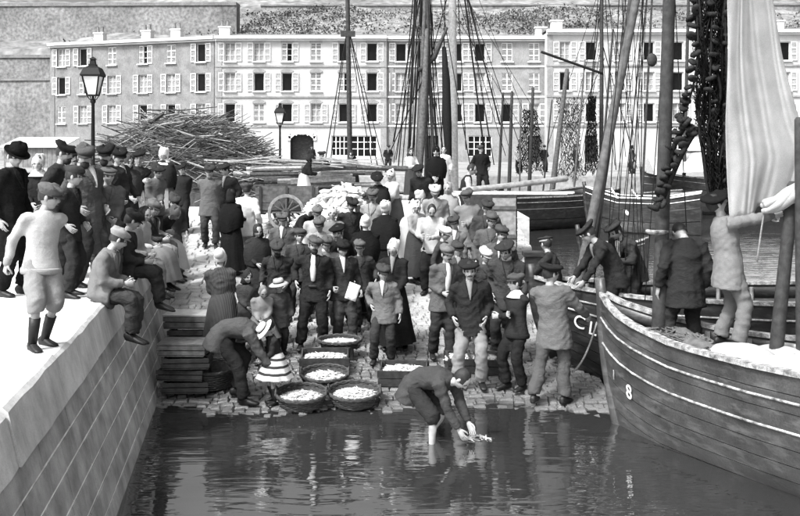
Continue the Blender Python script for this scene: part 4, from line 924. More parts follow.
def ik(a, t, l1, l2, pole):
    d = t-a; D = d.length
    if D > (l1+l2)*.995: t = a+d*((l1+l2)*.995/D); d = t-a; D = d.length
    if D < abs(l1-l2)+.02: D = abs(l1-l2)+.02
    q = (l1*l1-l2*l2+D*D)/(2*D); h = math.sqrt(max(0, l1*l1-q*q)); u = d.normalized(); p = pole-u*pole.dot(u)
    if p.length < 1e-4: p = V3((0, 1, 0))-u*u.y
    return a+u*q+p.normalized()*h, t
def defer(mb, vox, obj, mats, fold=(0, 0), smooth=6, join=None, seed=0):
    me = bpy.data.meshes.new('tmp'); me.from_pydata(mb.v, [], mb.f); t = bpy.data.objects.new('tmp', me); COL.objects.link(t)
    r = t.modifiers.new('r', 'REMESH'); r.mode = 'VOXEL'; r.voxel_size = vox
    s = t.modifiers.new('s', 'SMOOTH'); s.iterations = smooth; s.factor = .5
    TASKS.append((t, obj, mats, fold, join, seed))
def flush():
    dg = bpy.context.evaluated_depsgraph_get()
    for t, obj, mats, fold, join, seed in TASKS:
        me = bpy.data.meshes.new_from_object(t.evaluated_get(dg)); n = len(me.vertices)
        if fold[0] and n:
            co = np.empty(n*3); me.vertices.foreach_get('co', co); co = co.reshape(-1, 3); no = np.empty(n*3); me.vertices.foreach_get('normal', no); no = no.reshape(-1, 3)
            rs = np.random.RandomState(seed % 9999); d = np.zeros(n)
            wp = co+.045*np.sin(co[:, [1, 2, 0]]*13+rs.rand(3)*6)+.02*np.sin(co[:, [2, 0, 1]]*31+rs.rand(3)*6)
            for k in range(7):
                q = rs.randn(3); q[2] = abs(q[2])*1.1+.3*(k % 2); q = q/np.linalg.norm(q)*fold[1]*(1+.5*k); ph = wp@q+rs.rand()*6.28
                gate = .5+.5*np.sin(co@(rs.randn(3)*7)+rs.rand()*6.28)
                d += (.8-np.abs(np.sin(ph))**.8*1.5)*gate*1.6/(1+.28*k)
            co += no*(fold[0]*np.clip(d, -2.2, 2.6)/2.0)[:, None]; me.vertices.foreach_set('co', co.ravel())
        for m in mats: me.materials.append(m)
        if join is not None:
            bm = bmesh.new(); bm.from_mesh(me)
            for f in bm.faces: f.smooth = True
            base = [bm.verts.new(v) for v in join.v]
            for f, mi in zip(join.f, join.mi):
                try: q = bm.faces.new([base[i] for i in f]); q.material_index = mi; q.smooth = True
                except ValueError: pass
            bm.to_mesh(me); bm.free()
        else: me.polygons.foreach_set('use_smooth', [True]*len(me.polygons))
        obj.data = me; me.name = obj.name
        tm = t.data; bpy.data.objects.remove(t); bpy.data.meshes.remove(tm)
    TASKS.clear()
BLANK = bpy.data.meshes.new('blank')
SHOE = None
def hat_parts(kind, v, hm, root, k):
    """hat or headdress as child meshes; hm maps head-local metres to person space"""
    m = cloth(v); mb = MB(); T = Matrix.Translation; Rx = lambda a: Matrix.Rotation(R(a), 4, 'X')
    rq = random.Random(int(abs(hm.translation.x*977+hm.translation.z*131+root.location.x*7919))+3)
    hm = hm @ Matrix.Rotation(R(rq.gauss(0, 6)), 4, 'Y') @ Matrix.Rotation(R(rq.gauss(-2, 5)), 4, 'X') @ Matrix.Rotation(R(rq.gauss(0, 9)), 4, 'Z')
    fl = 1.0 if kind in ('cap', 'beret', 'scarf', 'hood', 'bonnet') else .3
    ph = [rq.uniform(0, 6.3) for _ in range(6)]
    def done(name, mb, mat=m):
        inv = hm.inverted(); s_ = k
        for i, v in enumerate(mb.v):
            p = inv @ V3(v); a = math.atan2(p.y, p.x); g = max(0, (p.z-.04)/.09)
            d = fl*g*(.010*math.sin(a*2+ph[0])+.007*math.sin(a*5+ph[1]+p.z*40)+.006*math.sin(p.x*70+ph[2])*math.sin(p.y*60+ph[3]))
            q = p+V3((math.cos(a)*d*1.3, math.sin(a)*d*1.3, d*1.2)); q.z += fl*g*(.10*p.x*math.sin(ph[4])-.06*p.y)*(1 if kind in ('cap', 'beret') else 0)
            mb.v[i] = tuple(hm @ q)
        return mb.build(name, mat, root, True)
    if kind == 'cap':
        mb.lathe([(.084, .030), (.094, .045), (.118, .078), (.120, .095), (.100, .118), (.055, .130), (.003, .132)], 18, hm @ T((0, -.012, .004)) @ Rx(-7) @ Matrix.Diagonal((.98, 1.14, 1, 1))); c = done('cap', mb)
        vb = MB(); pts = []
        for i in range(9):
            a = math.pi*(.12+.76*i/8); pts.append(V3((.085*math.cos(a), .098*math.sin(a)-.006, .046))); 
        out = []
        for i in range(9):
            a = math.pi*(.12+.76*i/8); out.append(V3((.095*math.cos(a), .098*math.sin(a)+.052*math.sin(a)**1.5, .040-.026*math.sin(a))))
        P_ = [hm @ p for p in pts]+[hm @ p for p in out]+[hm @ (p+V3((0, 0, .009))) for p in pts]+[hm @ (p+V3((0, 0, .009))) for p in out]
        vb.add(P_, [(i, i+1, 10+i, 9+i) for i in range(8)]+[(18+i+1, 18+i, 27+i, 27+i+1) for i in range(8)]+[(9+i, 10+i, 28+i, 27+i) for i in range(8)]); vb.build('visor', cloth(v*.7), root, True)
    elif kind == 'beret':
        mb.lathe([(.082, .034), (.090, .045), (.132, .070), (.146, .088), (.125, .108), (.065, .120), (.003, .121)], 20, hm @ T((.006, -.008, .002)) @ Rx(-6) @ Matrix.Rotation(R(7), 4, 'Y') @ Matrix.Diagonal((1, 1.06, 1, 1))); done('beret', mb)
    elif kind == 'bowler':
        mb.lathe([(.084, .040), (.098, .052), (.100, .10), (.093, .145), (.065, .172), (.03, .182), (.002, .184)], 20, hm @ Matrix.Diagonal((.98, 1.16, 1, 1))); done('crown', mb)
        b = MB(); b.lathe([(.095, .048), (.135, .046), (.150, .058), (.152, .064), (.135, .053), (.095, .056)], 22, hm @ Matrix.Diagonal((.95, 1.16, 1, 1))); done('brim', b)
    elif kind == 'sunhat':
        mb.lathe([(.086, .040), (.098, .05), (.098, .09), (.088, .128), (.05, .142), (.002, .144)], 20, hm @ Matrix.Diagonal((1, 1.1, 1, 1))); done('crown', mb)
        b = MB(); b.lathe([(.092, .048), (.15, .040), (.188, .018), (.19, .024), (.15, .049), (.092, .058)], 24, hm @ Rx(-3) @ Matrix.Diagonal((1, 1.08, 1, 1))); done('brim', b)
        r_ = MB(); r_.lathe([(.1, .052), (.1015, .054), (.1015, .076), (.1, .078)], 20, hm @ Matrix.Diagonal((1.01, 1.11, 1, 1))); r_.build('hat_band', cloth(.05), root, True)
    elif kind == 'sailor':
        mb.lathe([(.084, .032), (.092, .042), (.094, .068), (.122, .088), (.120, .100), (.07, .112), (.003, .113)], 18, hm @ Rx(-5) @ Matrix.Diagonal((.98, 1.12, 1, 1))); done('cap', mb)
        b = MB(); b.lathe([(.093, .044), (.0965, .046), (.0975, .066), (.095, .070)], 18, hm @ Rx(-5) @ Matrix.Diagonal((.98, 1.12, 1, 1))); b.build('cap_band', cloth(.55 if v < .2 else .03), root, True)
    elif kind in ('bonnet', 'scarf', 'hood'):
        g = hm @ T((0, -.016, .012)) @ Rx(24)
        e = 1.14 if kind == 'bonnet' else 1.11
        prof = [(math.sin(a)*.083*e, math.cos(a)*.112*e) for a in np.linspace(R(108), .04, 10)]
        mb.lathe(prof, 20, g @ Matrix.Diagonal((1, 1.2, 1, 1)))
        if kind == 'bonnet': mb.lathe([(.066, -.06), (.078, -.03), (.074, .05), (.05, .085), (.004, .09)], 14, hm @ T((0, -.075, .035)) @ Rx(50)); 
        else:
            mb.lathe([(.088, .03), (.094, -.05), (.104, -.13), (.09, -.135)], 18, hm @ T((0, -.048, 0)) @ Matrix.Diagonal((1, .86, 1, 1)))
        done('bonnet' if kind == 'bonnet' else 'headscarf', mb)
        if kind == 'bonnet':
            for s in (-1, 1): w_ = MB(); w_.tube([hm @ V3((s*.084, .02, .0)), hm @ V3((s*.082, .0, -.06)), hm @ V3((s*.06, .03, -.125))], [(.022, .006), (.02, .006), (.008, .005)], 6, V3((0, 1, 0))); w_.build('bonnet_lappet', m, root, True)
def person(label, place, H=1.65, yaw=0, head=(0, 0), lean=(0, 0), arms='down', legs='stand', top=('jacket', .03), bottom=('trousers', .03), hat=None,
           beard=None, hair='hair', shirt=0, collar=0, apron=None, z=None, group=None, pel=None, handL=None, handR=None, sleeve=None, feet=None, shoes=True, hemk=None, twist=0, grip=None, hs=None, seed=0, skirtmat=None, shoev=None, topmat=None):
    mode, px, q = place
    if mode == 'f': Y = 4878.3/(q-.1)
    elif mode == 'h': Y = FPX*(5.05-(H+.035))/q
    else: Y = q
    X = xat(px, Y); zg = ground_z(X, Y) if z is None else z
    root = empty('person', (X, Y, zg), R(yaw+180)); tag(root, label, 'person', group)
    k = H/1.70; hk = hs if hs else (1.0 if H > 1.5 else 1.0+(1.5-H)*.42)     # children: larger heads
    hk2 = hk
    seed = seed or int(px*7+q*13)
    rnd = random.Random(seed)
    yw = R(yaw+180); cy, sy = math.cos(yw), math.sin(yw)
    def gz(lx, ly):                                     # ground under a foot, in 1.70 m units
        if z is not None: return 0.0
        wx, wy = X+(lx*cy-ly*sy)*k, Y+(lx*sy+ly*cy)*k
        return (ground_z(wx, wy)-zg)/k
    female = bottom[0] == 'skirt'
    jr = random.Random(seed+77); sitting = legs.startswith('sit')
    if not sitting and abs(lean[0]) < 12 and not pel:    # nobody stands to attention
        lean = (lean[0]+jr.gauss(1.5, 2.2), lean[1]+jr.gauss(0, 2.2)); twist += jr.gauss(0, 7); head = (head[0]+jr.gauss(0, 14), head[1]+jr.gauss(2, 6))
        if not pel: pel = (jr.gauss(0, .03), 0, .918)
        if legs == 'stand' and not feet: a_ = jr.choice((1, -1)); feet = ((.09+abs(jr.gauss(.02, .03)), a_*.07+jr.gauss(0, .04), 0), (-.09-abs(jr.gauss(.02, .03)), -a_*.07+jr.gauss(0, .04), 0))
        if arms == 'down': r4 = jr.random(); arms = 'down' if r4 < .4 else ('pockets' if r4 < .7 else ((.27, .03, .88), (.20, .12, .96))) if handR is None else arms
    # --- skeleton
    sit = legs.startswith('sit')
    pz = .10 if sit else .925
    pelv = V3(pel) if pel else V3((0, 0, pz))
    p_, r_ = R(lean[0]), R(lean[1])
    def sdir(a): 
        d = V3((0, math.sin(a), math.cos(a))); return Matrix.Rotation(r_, 3, 'Y') @ d
    s0 = pelv; s1 = s0+sdir(p_*.55)*.13; s2 = s1+sdir(p_*.9)*.20; s3 = s2+sdir(p_*1.12)*.165
    right = Matrix.Rotation(r_, 3, 'Y') @ (Matrix.Rotation(R(twist), 3, 'Z') @ V3((1, 0, 0))); upc = sdir(p_*1.1); fwd = upc.cross(right)
    sw = .165 if female else .178
    sh = {1: s3-upc*.055+right*sw, -1: s3-upc*.055-right*sw}
    hy, hp = R(head[0]), R(head[1])                      # head yaw (+ to his right), pitch (+ down) on top of the lean
    hrot = Matrix.Rotation(-hy, 3, 'Z') @ Matrix.Rotation(-(hp+p_*.45), 3, 'X')
    hup = hrot @ V3((0, 0, 1)); hf = hrot @ V3((0, 1, 0))
    nb = s3+(sdir(p_*.9)*.5+hup*.5).normalized()*.04
    hc = nb+hup*.112*hk+hf*.024
    hips = {1: s0+right*.085-V3((0, 0, .02)), -1: s0-right*.085-V3((0, 0, .02))}
    if feet: ft = {1: V3(feet[0]), -1: V3(feet[1])}
    elif legs == 'stand': w_ = rnd.uniform(.09, .13); ft = {1: V3((w_, rnd.uniform(-.03, .07), 0)), -1: V3((-w_, rnd.uniform(-.05, .04), 0))}
    elif legs == 'wide': ft = {1: V3((.17, .02, 0)), -1: V3((-.17, -.02, 0))}
    elif legs == 'stride': ft = {1: V3((.10, .25, 0)), -1: V3((-.10, -.22, 0))}
    elif sit: ft = {1: V3((.11, .52, -.42)), -1: V3((-.10, .48, -.44))}
    else: ft = {1: V3((.1, 0, 0)), -1: V3((-.1, 0, 0))}
    knee = {}; ank = {}
    for s in (1, -1):
        f = ft[s]; gzz = gz(f.x, f.y) if not sit else 0
        a = V3((f.x, f.y, f.z+gzz+.085)); kp = V3((s*.15, 1, .6 if sit else .1)); knee[s], ank[s] = ik(hips[s], a, .43, .425, kp)
    AR = dict(down=((.27, .02, .87), (.27, .02, .87)), pockets=((.215, .10, .95), (.215, .10, .95)), crossed=((-.10, .225, 1.16), (-.08, .235, 1.10)), behind=((.06, -.225, .92), (.05, -.24, .89)),
              hold=((.10, .31, 1.08), (.10, .31, 1.05)), belly=((.02, .22, 1.02), (.215, .10, .95)), lap=((.12, .34, pelv.z+.12), (.10, .30, pelv.z+.12)), front=((.06, .24, .95), (.06, .22, .93)),
              reach=((.14, .48, 1.42), (.14, .46, 1.34)), hipR=((.24, -.02, 1.0), (.27, .02, .87)), chin=((.05, .2, 1.36), (.05, .23, 1.08)))
    ta = AR[arms] if isinstance(arms, str) else arms
    tR, tL = V3(ta[0]), V3((-ta[1][0], ta[1][1], ta[1][2]))
    if handR: tR = V3(handR)
    if handL: tL = V3(handL)
    elb = {}; wr = {}
    for s, t in ((1, tR), (-1, tL)):
        if isinstance(arms, str) and not (handR and s == 1) and not (handL and s == -1): t = t+V3((0, (s3.y)*.6 if not sit else 0, 0)) if arms not in ('lap',) else t
        t = t+V3((rnd.uniform(-.01, .01), rnd.uniform(-.015, .015), rnd.uniform(-.015, .015)))
        elb[s], wr[s] = ik(sh[s], t, .285, .255, V3((s*(.25 if arms == 'behind' else .55), -1, -.25)))
    # --- body: one continuous surface (voxel union), head and hands joined in
    S = lambda p: V3(p)*k
    vox = .022 if Y < 15 else (.028 if Y < 20 else .036)
    bm_ = MB(); X1 = right
    bm_.tube([S(s0-V3((0, 0, .07))), S(s0), S(s1), S(s2), S(s3-upc*.05), S(s3)], [tuple(a*k for a in b) for b in ((.09, .06), (.128, .085), (.11, .075), (.135, .085), (.12, .06), (.06, .052))], 12, X1)
    bm_.tube([S(s3-upc*.03), S(nb), S(hc-hup*.06*hk)], [.062*k, .054*k, .054*k*hk], 10)
    for s in (1, -1):
        bm_.tube([S(sh[s]), S(sh[s].lerp(elb[s], .5)), S(elb[s]), S(elb[s].lerp(wr[s], .35)), S(wr[s])], [.042*k, .038*k, .033*k, .035*k, .026*k], 8)
        bm_.tube([S(hips[s]), S(hips[s].lerp(knee[s], .5)), S(knee[s]), S(knee[s].lerp(ank[s], .3)), S(ank[s])], [.068*k, .062*k, .047*k, .052*k, .034*k], 8)
        td = V3((s*.12, 1, 0)).normalized(); 
        if sit: td = V3((s*.12, 1, -.25)).normalized()
        bm_.tube([S(ank[s]-td*.04-V3((0, 0, .05))), S(ank[s]+td*.06-V3((0, 0, .055))), S(ank[s]+td*.15-V3((0, 0, .062)))], [(.032*k, .03*k), (.038*k, .028*k), (.035*k, .02*k)], 8)
    jn = MB()
    hm4 = Matrix.Translation(S(hc)) @ hrot.to_4x4() @ Matrix.Scale(k*hk, 4)
    jn.v = [tuple(hm4 @ V3(v)) for v in HEAD.v]; jn.f = list(HEAD.f); jn.mi = list(HEAD.mi)
    for s in (1, -1):
        d = (wr[s]-elb[s]).normalized(); inw = V3((-s, .1, .05)); zc = -(inw-d*inw.dot(d)).normalized(); xc = d.cross(zc)
        if (xc.y < 0): flip = -1
        else: flip = 1
        ht = HANDS[grip or ('relaxed' if arms in ('down', 'pockets', 'hipR', 'front') else 'grip')]
        mat = Matrix((xc*flip, d, zc)).transposed().to_4x4(); mat.translation = wr[s]
        mm = Matrix.Scale(k, 4) @ mat
        o_ = len(jn.v); jn.v += [tuple(mm @ V3(v)) for v in ht.v]
        for f, mi in zip(ht.f, ht.mi): jn.f.append([i+o_ for i in (f if flip > 0 else f[::-1])]); jn.mi.append(0)
    ob = link('body', BLANK, root); defer(bm_, vox*1.15, ob, [M['skin'], M['eye'], M['lip']], (0, 0), 3, jn)
    # --- clothes
    tk, tv = top; tm = topmat or cloth(tv)
    fk = {'jacket': 1.07, 'sweater': .97, 'coat': 1.12, 'blouse': 1.0, 'shawl': 1.0, 'smock': 1.10, 'vest': .97}[tk]*(.93 if female else 1)
    drop = {'jacket': .17, 'sweater': .10, 'coat': .52, 'blouse': .05, 'shawl': .05, 'smock': .24, 'vest': .06}[tk]
    jb = MB()
    legd = ((knee[1]+knee[-1])*.5-s0).normalized() if (sit or abs(lean[0]) > 30) else V3((0, 0, -1))
    if abs(lean[0]) > 30 and not sit: legd = (V3((0, 0, -1))*.6+(-sdir(p_*.5))*.4).normalized()
    dd = min(drop, .17) if sit else drop
    hem = [] 
    if dd > .3: hem = [(s0+legd*dd, (.225, .175)), (s0+legd*dd*.5, (.205, .155))]
    elif dd > .08: hem = [(s0+legd*(dd+.03), (.222, .168)), (s0+legd*dd*.5, (.207, .154))]
    pts = hem+[(s0, (.190, .140)), (s1, (.170, .126)), (s1.lerp(s2, .5), (.178, .130)), (s2, (.188, .137)), (s3-upc*.06, (.172, .108)), (s3-upc*.005, (.105, .085)), (s3+upc*.025, (.074, .072))]
    jb.tube([S(p) for p, _ in pts], [tuple(a*k*fk for a in b) for _, b in pts], 14, X1, 2)
    slv = MB() if sleeve is not None else jb
    for s in (1, -1):
        e0 = elb[s]; wv = wr[s].lerp(e0, .05)
        crinkle(slv, [S(sh[s]+right*(-s*.05)), S(sh[s]+right*(s*.012)-upc*.01), S(sh[s].lerp(e0, .5)), S(e0), S(e0.lerp(wv, .5)), S(wv)], [.068*k*fk, .076*k*fk, .067*k*fk, .061*k*fk, .056*k*fk, .050*k*fk], 15, rnd, .085, .004, k)
    nm = {'jacket': 'jacket', 'sweater': 'jersey', 'coat': 'coat', 'blouse': 'bodice', 'shawl': 'bodice', 'smock': 'smock', 'vest': 'waistcoat'}[tk]
    oj = link(nm, BLANK, root); defer(jb, vox*.86, oj, [tm], ((.004 if tk == 'sweater' else (.013 if tv < .1 else .0085))*k, 15), 3, None, seed)
    if sleeve is not None:
        os_ = link('shirt_sleeves', BLANK, root); defer(slv, vox*.9, os_, [cloth(sleeve)], (.011*k, 18), 3, None, seed+1)
    bk, bv = bottom; bmt = skirtmat or cloth(bv)
    if bk in ('trousers', 'knickers', 'rolled'):
        tb = MB(); low = {'trousers': 1.0, 'knickers': .25, 'rolled': .12}[bk]; wd = {'trousers': 1.0, 'knickers': 1.15, 'rolled': 1.05}[bk]
        up_ = (s1-s0).normalized()
        tb.tube([S(s0-up_*.06), S(s0-up_*.01), S(s0+up_*.07), S(s1)], [(.125*k, .088*k), (.160*k, .108*k), (.155*k, .110*k), (.142*k, .102*k)], 12, X1, 2)
        for s in (1, -1):
            e = knee[s].lerp(ank[s], low if low < 1 else .97)
            P_ = [hips[s]+V3((0, 0, .02)), hips[s].lerp(knee[s], .5), knee[s], knee[s].lerp(e, .5), e]
            crinkle(tb, [S(p) for p in P_], [.104*k, .101*k*wd, .088*k*wd, .086*k*wd, (.088 if low == 1 else .068)*k*wd], 17 if low == 1 else 10, rnd, .045 if bv > .1 else .065, .006, k)
        ot = link('trousers', BLANK, root); defer(tb, vox*.9, ot, [bmt], (.010*k, 18), 2, None, seed+2)
    else:
        kl = .93 if bk == 'skirt' else .45
        mk = (knee[1]+knee[-1])*.5; ma = (ank[1]+ank[-1])*.5; foot = ma-V3((0, 0, .045))
        if sit: path = [(s1, .150, .115), (s0+V3((0, 0, .01)), .20, .16), (s0.lerp(mk, .55), .235, .14), (mk+V3((0, .02, .01)), .245, .135), (mk.lerp(ma, .5)+V3((0, .06, 0)), .245, .15), (mk.lerp(ma, .93)+V3((0, .07, 0)), .255, .17)]
        else:
            e = s0.lerp(foot, kl if bk == 'skirt' else .44)
            path = [(s1, .150, .118), (s0+V3((0, 0, .03)), .188, .150), (s0.lerp(e, .25), .222, .195), (s0.lerp(e, .55), .245, .222), (s0.lerp(e, .8), .270, .248), (e, .292, .270)]
            if bk == 'shortskirt': path = [(p, a*(1.28+.02*i), b*(1.28+.03*i)) for i, (p, a, b) in enumerate(path)]
        if female and not sit and tk != 'shawl': path = [(p, a*1.04, b*1.04) for p, a, b in path]
        def skirt(mb, infl, a0, a1, n, i0=0):
            vs = []; rows = 22; fr = 9; ph = rnd.uniform(0, 6)
            cen = spline([p for p, _, _ in path], rows); ra = np.interp(np.linspace(0, 1, rows+1), np.linspace(0, 1, len(path)), [a for _, a, _ in path]); rb = np.interp(np.linspace(0, 1, rows+1), np.linspace(0, 1, len(path)), [b for _, _, b in path])
            for i in range(i0, rows+1):
                t = i/rows; tg = cen[min(i+1, rows)]-cen[max(i-1, 0)]; x, y, _ = frame(tg, right)
                for j in range(n+1):
                    a = a0+(a1-a0)*j/n; f = 1+(.012+.065*t**1.3)*(math.sin(a*fr+ph+t*1.2)*.6+math.sin(a*fr*1.7+2*ph)*.4)+infl
                    vs.append(S(cen[i]+x*(math.cos(a)*ra[i]*f)+y*(math.sin(a)*rb[i]*f)))
            rws = rows-i0; mb.add(vs, [(i*(n+1)+j, i*(n+1)+j+1, (i+1)*(n+1)+j+1, (i+1)*(n+1)+j) for i in range(rws) for j in range(n)])
        st0 = rnd.getstate(); mb = MB(); skirt(mb, 0, 0, 2*math.pi, 44); mb.build('skirt', bmt, root, True)
        if apron is not None:
            rnd.setstate(st0); ab = MB(); x, y, _ = frame(path[2][0]-path[1][0], right)
            a_f = math.pi/2 if y.dot(V3((0, 1, .6 if sit else 0))) > 0 else -math.pi/2
            skirt(ab, .04, a_f-1.05, a_f+1.05, 20, 1); ab.build('apron', apron if not isinstance(apron, float) else cloth(apron), root, True)
    # shoes
    if shoes:
        sm = cloth(shoev) if shoev else M['leather']
        for s in (1, -1):
            td = V3((s*.14, 1, 0)).normalized()
            if sit and z is not None: td = V3((s*.14, 1, -.22)).normalized()
            a = ank[s]; low = a-V3((0, 0, .085)); up2 = V3((0, 0, 1)); sd = td.cross(up2).normalized()
            mb = MB(); secs = [(-.075, .028, .035, .075), (-.055, .036, .0, .10), (.0, .038, .0, .115), (.05, .042, .0, .082), (.11, .047, .0, .060), (.165, .043, .002, .046), (.195, .026, .008, .034)]
            vs = []; n = 10
            for d, hw, zb, zt in secs:
                for j in range(n):
                    an = 2*math.pi*j/n; cx, cz = math.cos(an), math.sin(an); sx = abs(cx)**.7*(1 if cx > 0 else -1); sz = abs(cz)**.7*(1 if cz > 0 else -1)
                    vs.append(S(low+td*d+sd*(hw*sx)+up2*((zb+zt)/2+(zt-zb)/2*sz)))
            mb.add(vs, [(i*n+j, i*n+(j+1) % n, (i+1)*n+(j+1) % n, (i+1)*n+j) for i in range(len(secs)-1) for j in range(n)]+[tuple(range(n-1, -1, -1)), tuple(range((len(secs)-1)*n, len(secs)*n))])
            if bk in ('knickers', 'shortskirt'): mb.tube([S(a-V3((0, 0, .02))), S(a.lerp(knee[s], .35)), S(a.lerp(knee[s], .62))], [.045*k, .055*k, .06*k], 9, V3((1, 0, 0)), 2)
            mb.build('boot' if bk in ('knickers', 'shortskirt') else 'shoe', sm, root, True)
    # shirt front and collar
    if tk in ('jacket', 'coat') and not shirt and not collar and seed % 3 == 1: shirt = 1
    if shirt:
        mb = MB(); P_ = []; n = 7
        for i in range(n+1):
            t = i/n; tq = t*(.62 if shirt == 1 else 1.0); c = (s3+upc*.02).lerp(s1, tq); rr = float(np.interp(tq, [0, .1, .25, .5, .75, 1], [.066, .098, .118, .138, .132, .126]))*fk; wd = .040*(1-t)+.008 if shirt == 1 else .030+.016*math.sin(t*3.1)
            P_.append((S(c+fwd*(rr-.006)), (wd*k, .024*k)))
        mb.tube([p for p, _ in P_], [w2 for _, w2 in P_], 8, X1); mb.build('shirt_front', cloth(.62 if (shirt == 2 or seed % 2) else .22), root, True)
    if tk in ('jacket', 'coat') and Y < 19:
        fr = lambda t: float(np.interp(t, [0, .1, .25, .5, .75, 1], [.070, .102, .124, .144, .138, .132]))*fk
        for s in (1, -1):
            mb = MB(); vs = []
            for i in range(6):
                t = .03+.11*i; c = (s3+upc*.02).lerp(s1, t); wd = (.052*(1-i/5.)+.012); o1 = right*(s*wd); o2 = right*(s*(wd+(.012, .040, .050, .040, .024, .006)[i])); rr = fr(t)
                rr2 = rr-.010-.012*(i < 3)
                vs += [S(c+o1+fwd*(rr+.004)), S(c+o2+fwd*rr2), S(c+o2+fwd*(rr2-.02)), S(c+o1+fwd*(rr-.018))]
            mb.add(vs, [(i*4+q2, i*4+(q2+1) % 4, i*4+4+(q2+1) % 4, i*4+4+q2) for i in range(5) for q2 in range(4)]); mb.build('lapel', tm, root)
        if Y < 16 and not shirt:
            mb = MB()
            for i in range(4):
                c = (s2.lerp(s1, .4) if i == 0 else s2.lerp(s0, .3+.28*i)); mb.ell(S(c+fwd*(fr(.75)+.012)), (.010*k, .008*k, .010*k), 6, 4)
    if shirt == 2 or tk == 'sweater':
        cb = s0+legd*(dd+.012) if tk == 'sweater' else s1-(s1-s0)*.25; a, b2 = ((.212*fk, .160*fk) if tk == 'sweater' else (.05, .02)); mb = MB(); pts = []
        if tk == 'sweater':
            for i in range(29):
                an = 2*math.pi*i/28; pts.append(S(cb+right*(math.cos(an)*a)+fwd*(math.sin(an)*b2)))
            mb.tube(pts, [(.034*k, .010*k)]*29, 6, V3((0, 0, 1)), 0); mb.build('ribbed_hem', cloth(tv*.72), root, True)
            for s in (1, -1):
                mb = MB(); d = (wr[s]-elb[s]).normalized(); mb.tube([S(wr[s]-d*.05), S(wr[s]+d*.005)], [.046*k, .040*k], 10); mb.build('cuff', cloth(tv*.72), root, True)
        else:
            cb = s0+(s1-s0)*.35; fq = .148*fk; pts = [S(cb+right*x+fwd*(fq-.35*x*x)) for x in (-.06, -.03, 0, .03, .06)]; mb.tube(pts, [(.022*k, .008*k)]*5, 6, V3((0, 0, 1))); mb.build('belt', M['leather'], root, True)
    if collar:
        mb = MB(); cc = S(s3+upc*.03); m4 = Matrix.Translation(cc) @ Matrix((right, fwd, upc)).transposed().to_4x4() @ Matrix.Scale(k, 4)
        if collar == 2: mb.lathe([(.066, .03), (.075, .02), (.12, -.035), (.165, -.075), (.166, -.082), (.1, -.03), (.066, 0)], 18, m4 @ Matrix.Diagonal((1, .78, 1, 1)))
        else: mb.lathe([(.061, -.02), (.068, -.02), (.066, .038), (.060, .038)], 16, m4)
        mb.build('collar', cloth(.66), root, True)
    if tk == 'shawl':
        mb = MB(); rows = [(s3+upc*.035, .078, .075), (s3-upc*.02, .135, .105), (s3-upc*.09, .225, .150), (s2-upc*.02, .255, .185), (s1+upc*.05, .265, .205), (s0+upc*.02, .235, .195)]
        vs = []; n = 28; ph = rnd.uniform(0, 6)
        for i, (c, a, b) in enumerate(rows):
            for j in range(n):
                an = 2*math.pi*j/n; f = 1+.018*i*(math.sin(an*7+ph+i*.4)*.5+math.sin(an*11+ph)*.35); dz = -.10*(i/5)*math.cos(an+math.pi/2)**2*(1 if math.sin(an) < 0 else .3)
                vs.append(S(c+right*(math.cos(an)*a*f)+fwd*(math.sin(an)*b*f)+upc*dz))
        mb.add(vs, [(i*n+j, i*n+(j+1) % n, (i+1)*n+(j+1) % n, (i+1)*n+j) for i in range(len(rows)-1) for j in range(n)]); mb.build('shawl', tm, root, True)
    # hair, beard, hat
    if hair:
        mb = MB(); e = 1.06
        prof = [(math.sin(a)*.079*e, math.cos(a)*.116*e) for a in np.linspace(R(104), .05, 9)]
        mb.lathe(prof, 18, hm4 @ Matrix.Translation((0, -.010, .008)) @ Matrix.Rotation(R(17), 4, 'X') @ Matrix.Diagonal((1, 1.2, 1, 1)))
        if female and hat is None: mb.ell(hm4 @ V3((0, -.105, .03)), (.05*k, .04*k, .05*k), 8, 6)
        mb.build('hair', M[hair], root, True)
    if beard:
        mb = MB(); mb.ell((0, 0, 0), (1, 1, 1), 14, 9); fr = hm4 @ Matrix.Translation((0, .055, -.084)) @ Matrix.Diagonal((.056, .048, .052, 1))
        mb.v = [tuple(fr @ V3(v)) for v in mb.v]; n0 = len(mb.v); mu = MB(); mu.ell((0, 0, 0), (1, 1, 1), 10, 5); f2 = hm4 @ Matrix.Translation((0, .100, -.046)) @ Matrix.Diagonal((.034, .012, .009, 1)); mb.add([f2 @ V3(v) for v in mu.v], mu.f)
        mb.build('beard', M[beard], root, True)
    elif not female and H > 1.55 and Y < 22 and seed % 4 != 0:
        mb = MB(); mu = MB(); mu.ell((0, 0, 0), (1, 1, 1), 10, 5)
        for s in (1, -1):
            f2 = hm4 @ Matrix.Translation((s*.017, .098, -.046)) @ Matrix.Rotation(s*.35, 4, 'Y') @ Matrix.Diagonal((.023, .011, .008, 1)); mb.add([f2 @ V3(v) for v in mu.v], mu.f)
        mb.build('moustache', M['hair'] if seed % 3 else M['grey_hair'], root, True)
    if hat: hat_parts(hat[0], hat[1], hm4, root, k)
    return root
J = lambda v: ('jacket', v); TR = lambda v: ('trousers', v); SK = lambda v: ('skirt', v)
def sitter(label, px, Y, **kw):
    """someone sitting on the quay edge, legs over the wall"""
    kw.setdefault('legs', 'sit'); kw.setdefault('arms', 'lap'); kw.setdefault('yaw', 98)
    X = wall_x(Y)-.06; pxx = 400+X*FPX/Y
    return person(label, ('q', pxx, Y), z=.012, **kw)
Gq, Gs, Gb = 'people standing and sitting on the quay', 'people on the slip', 'men in the boats'
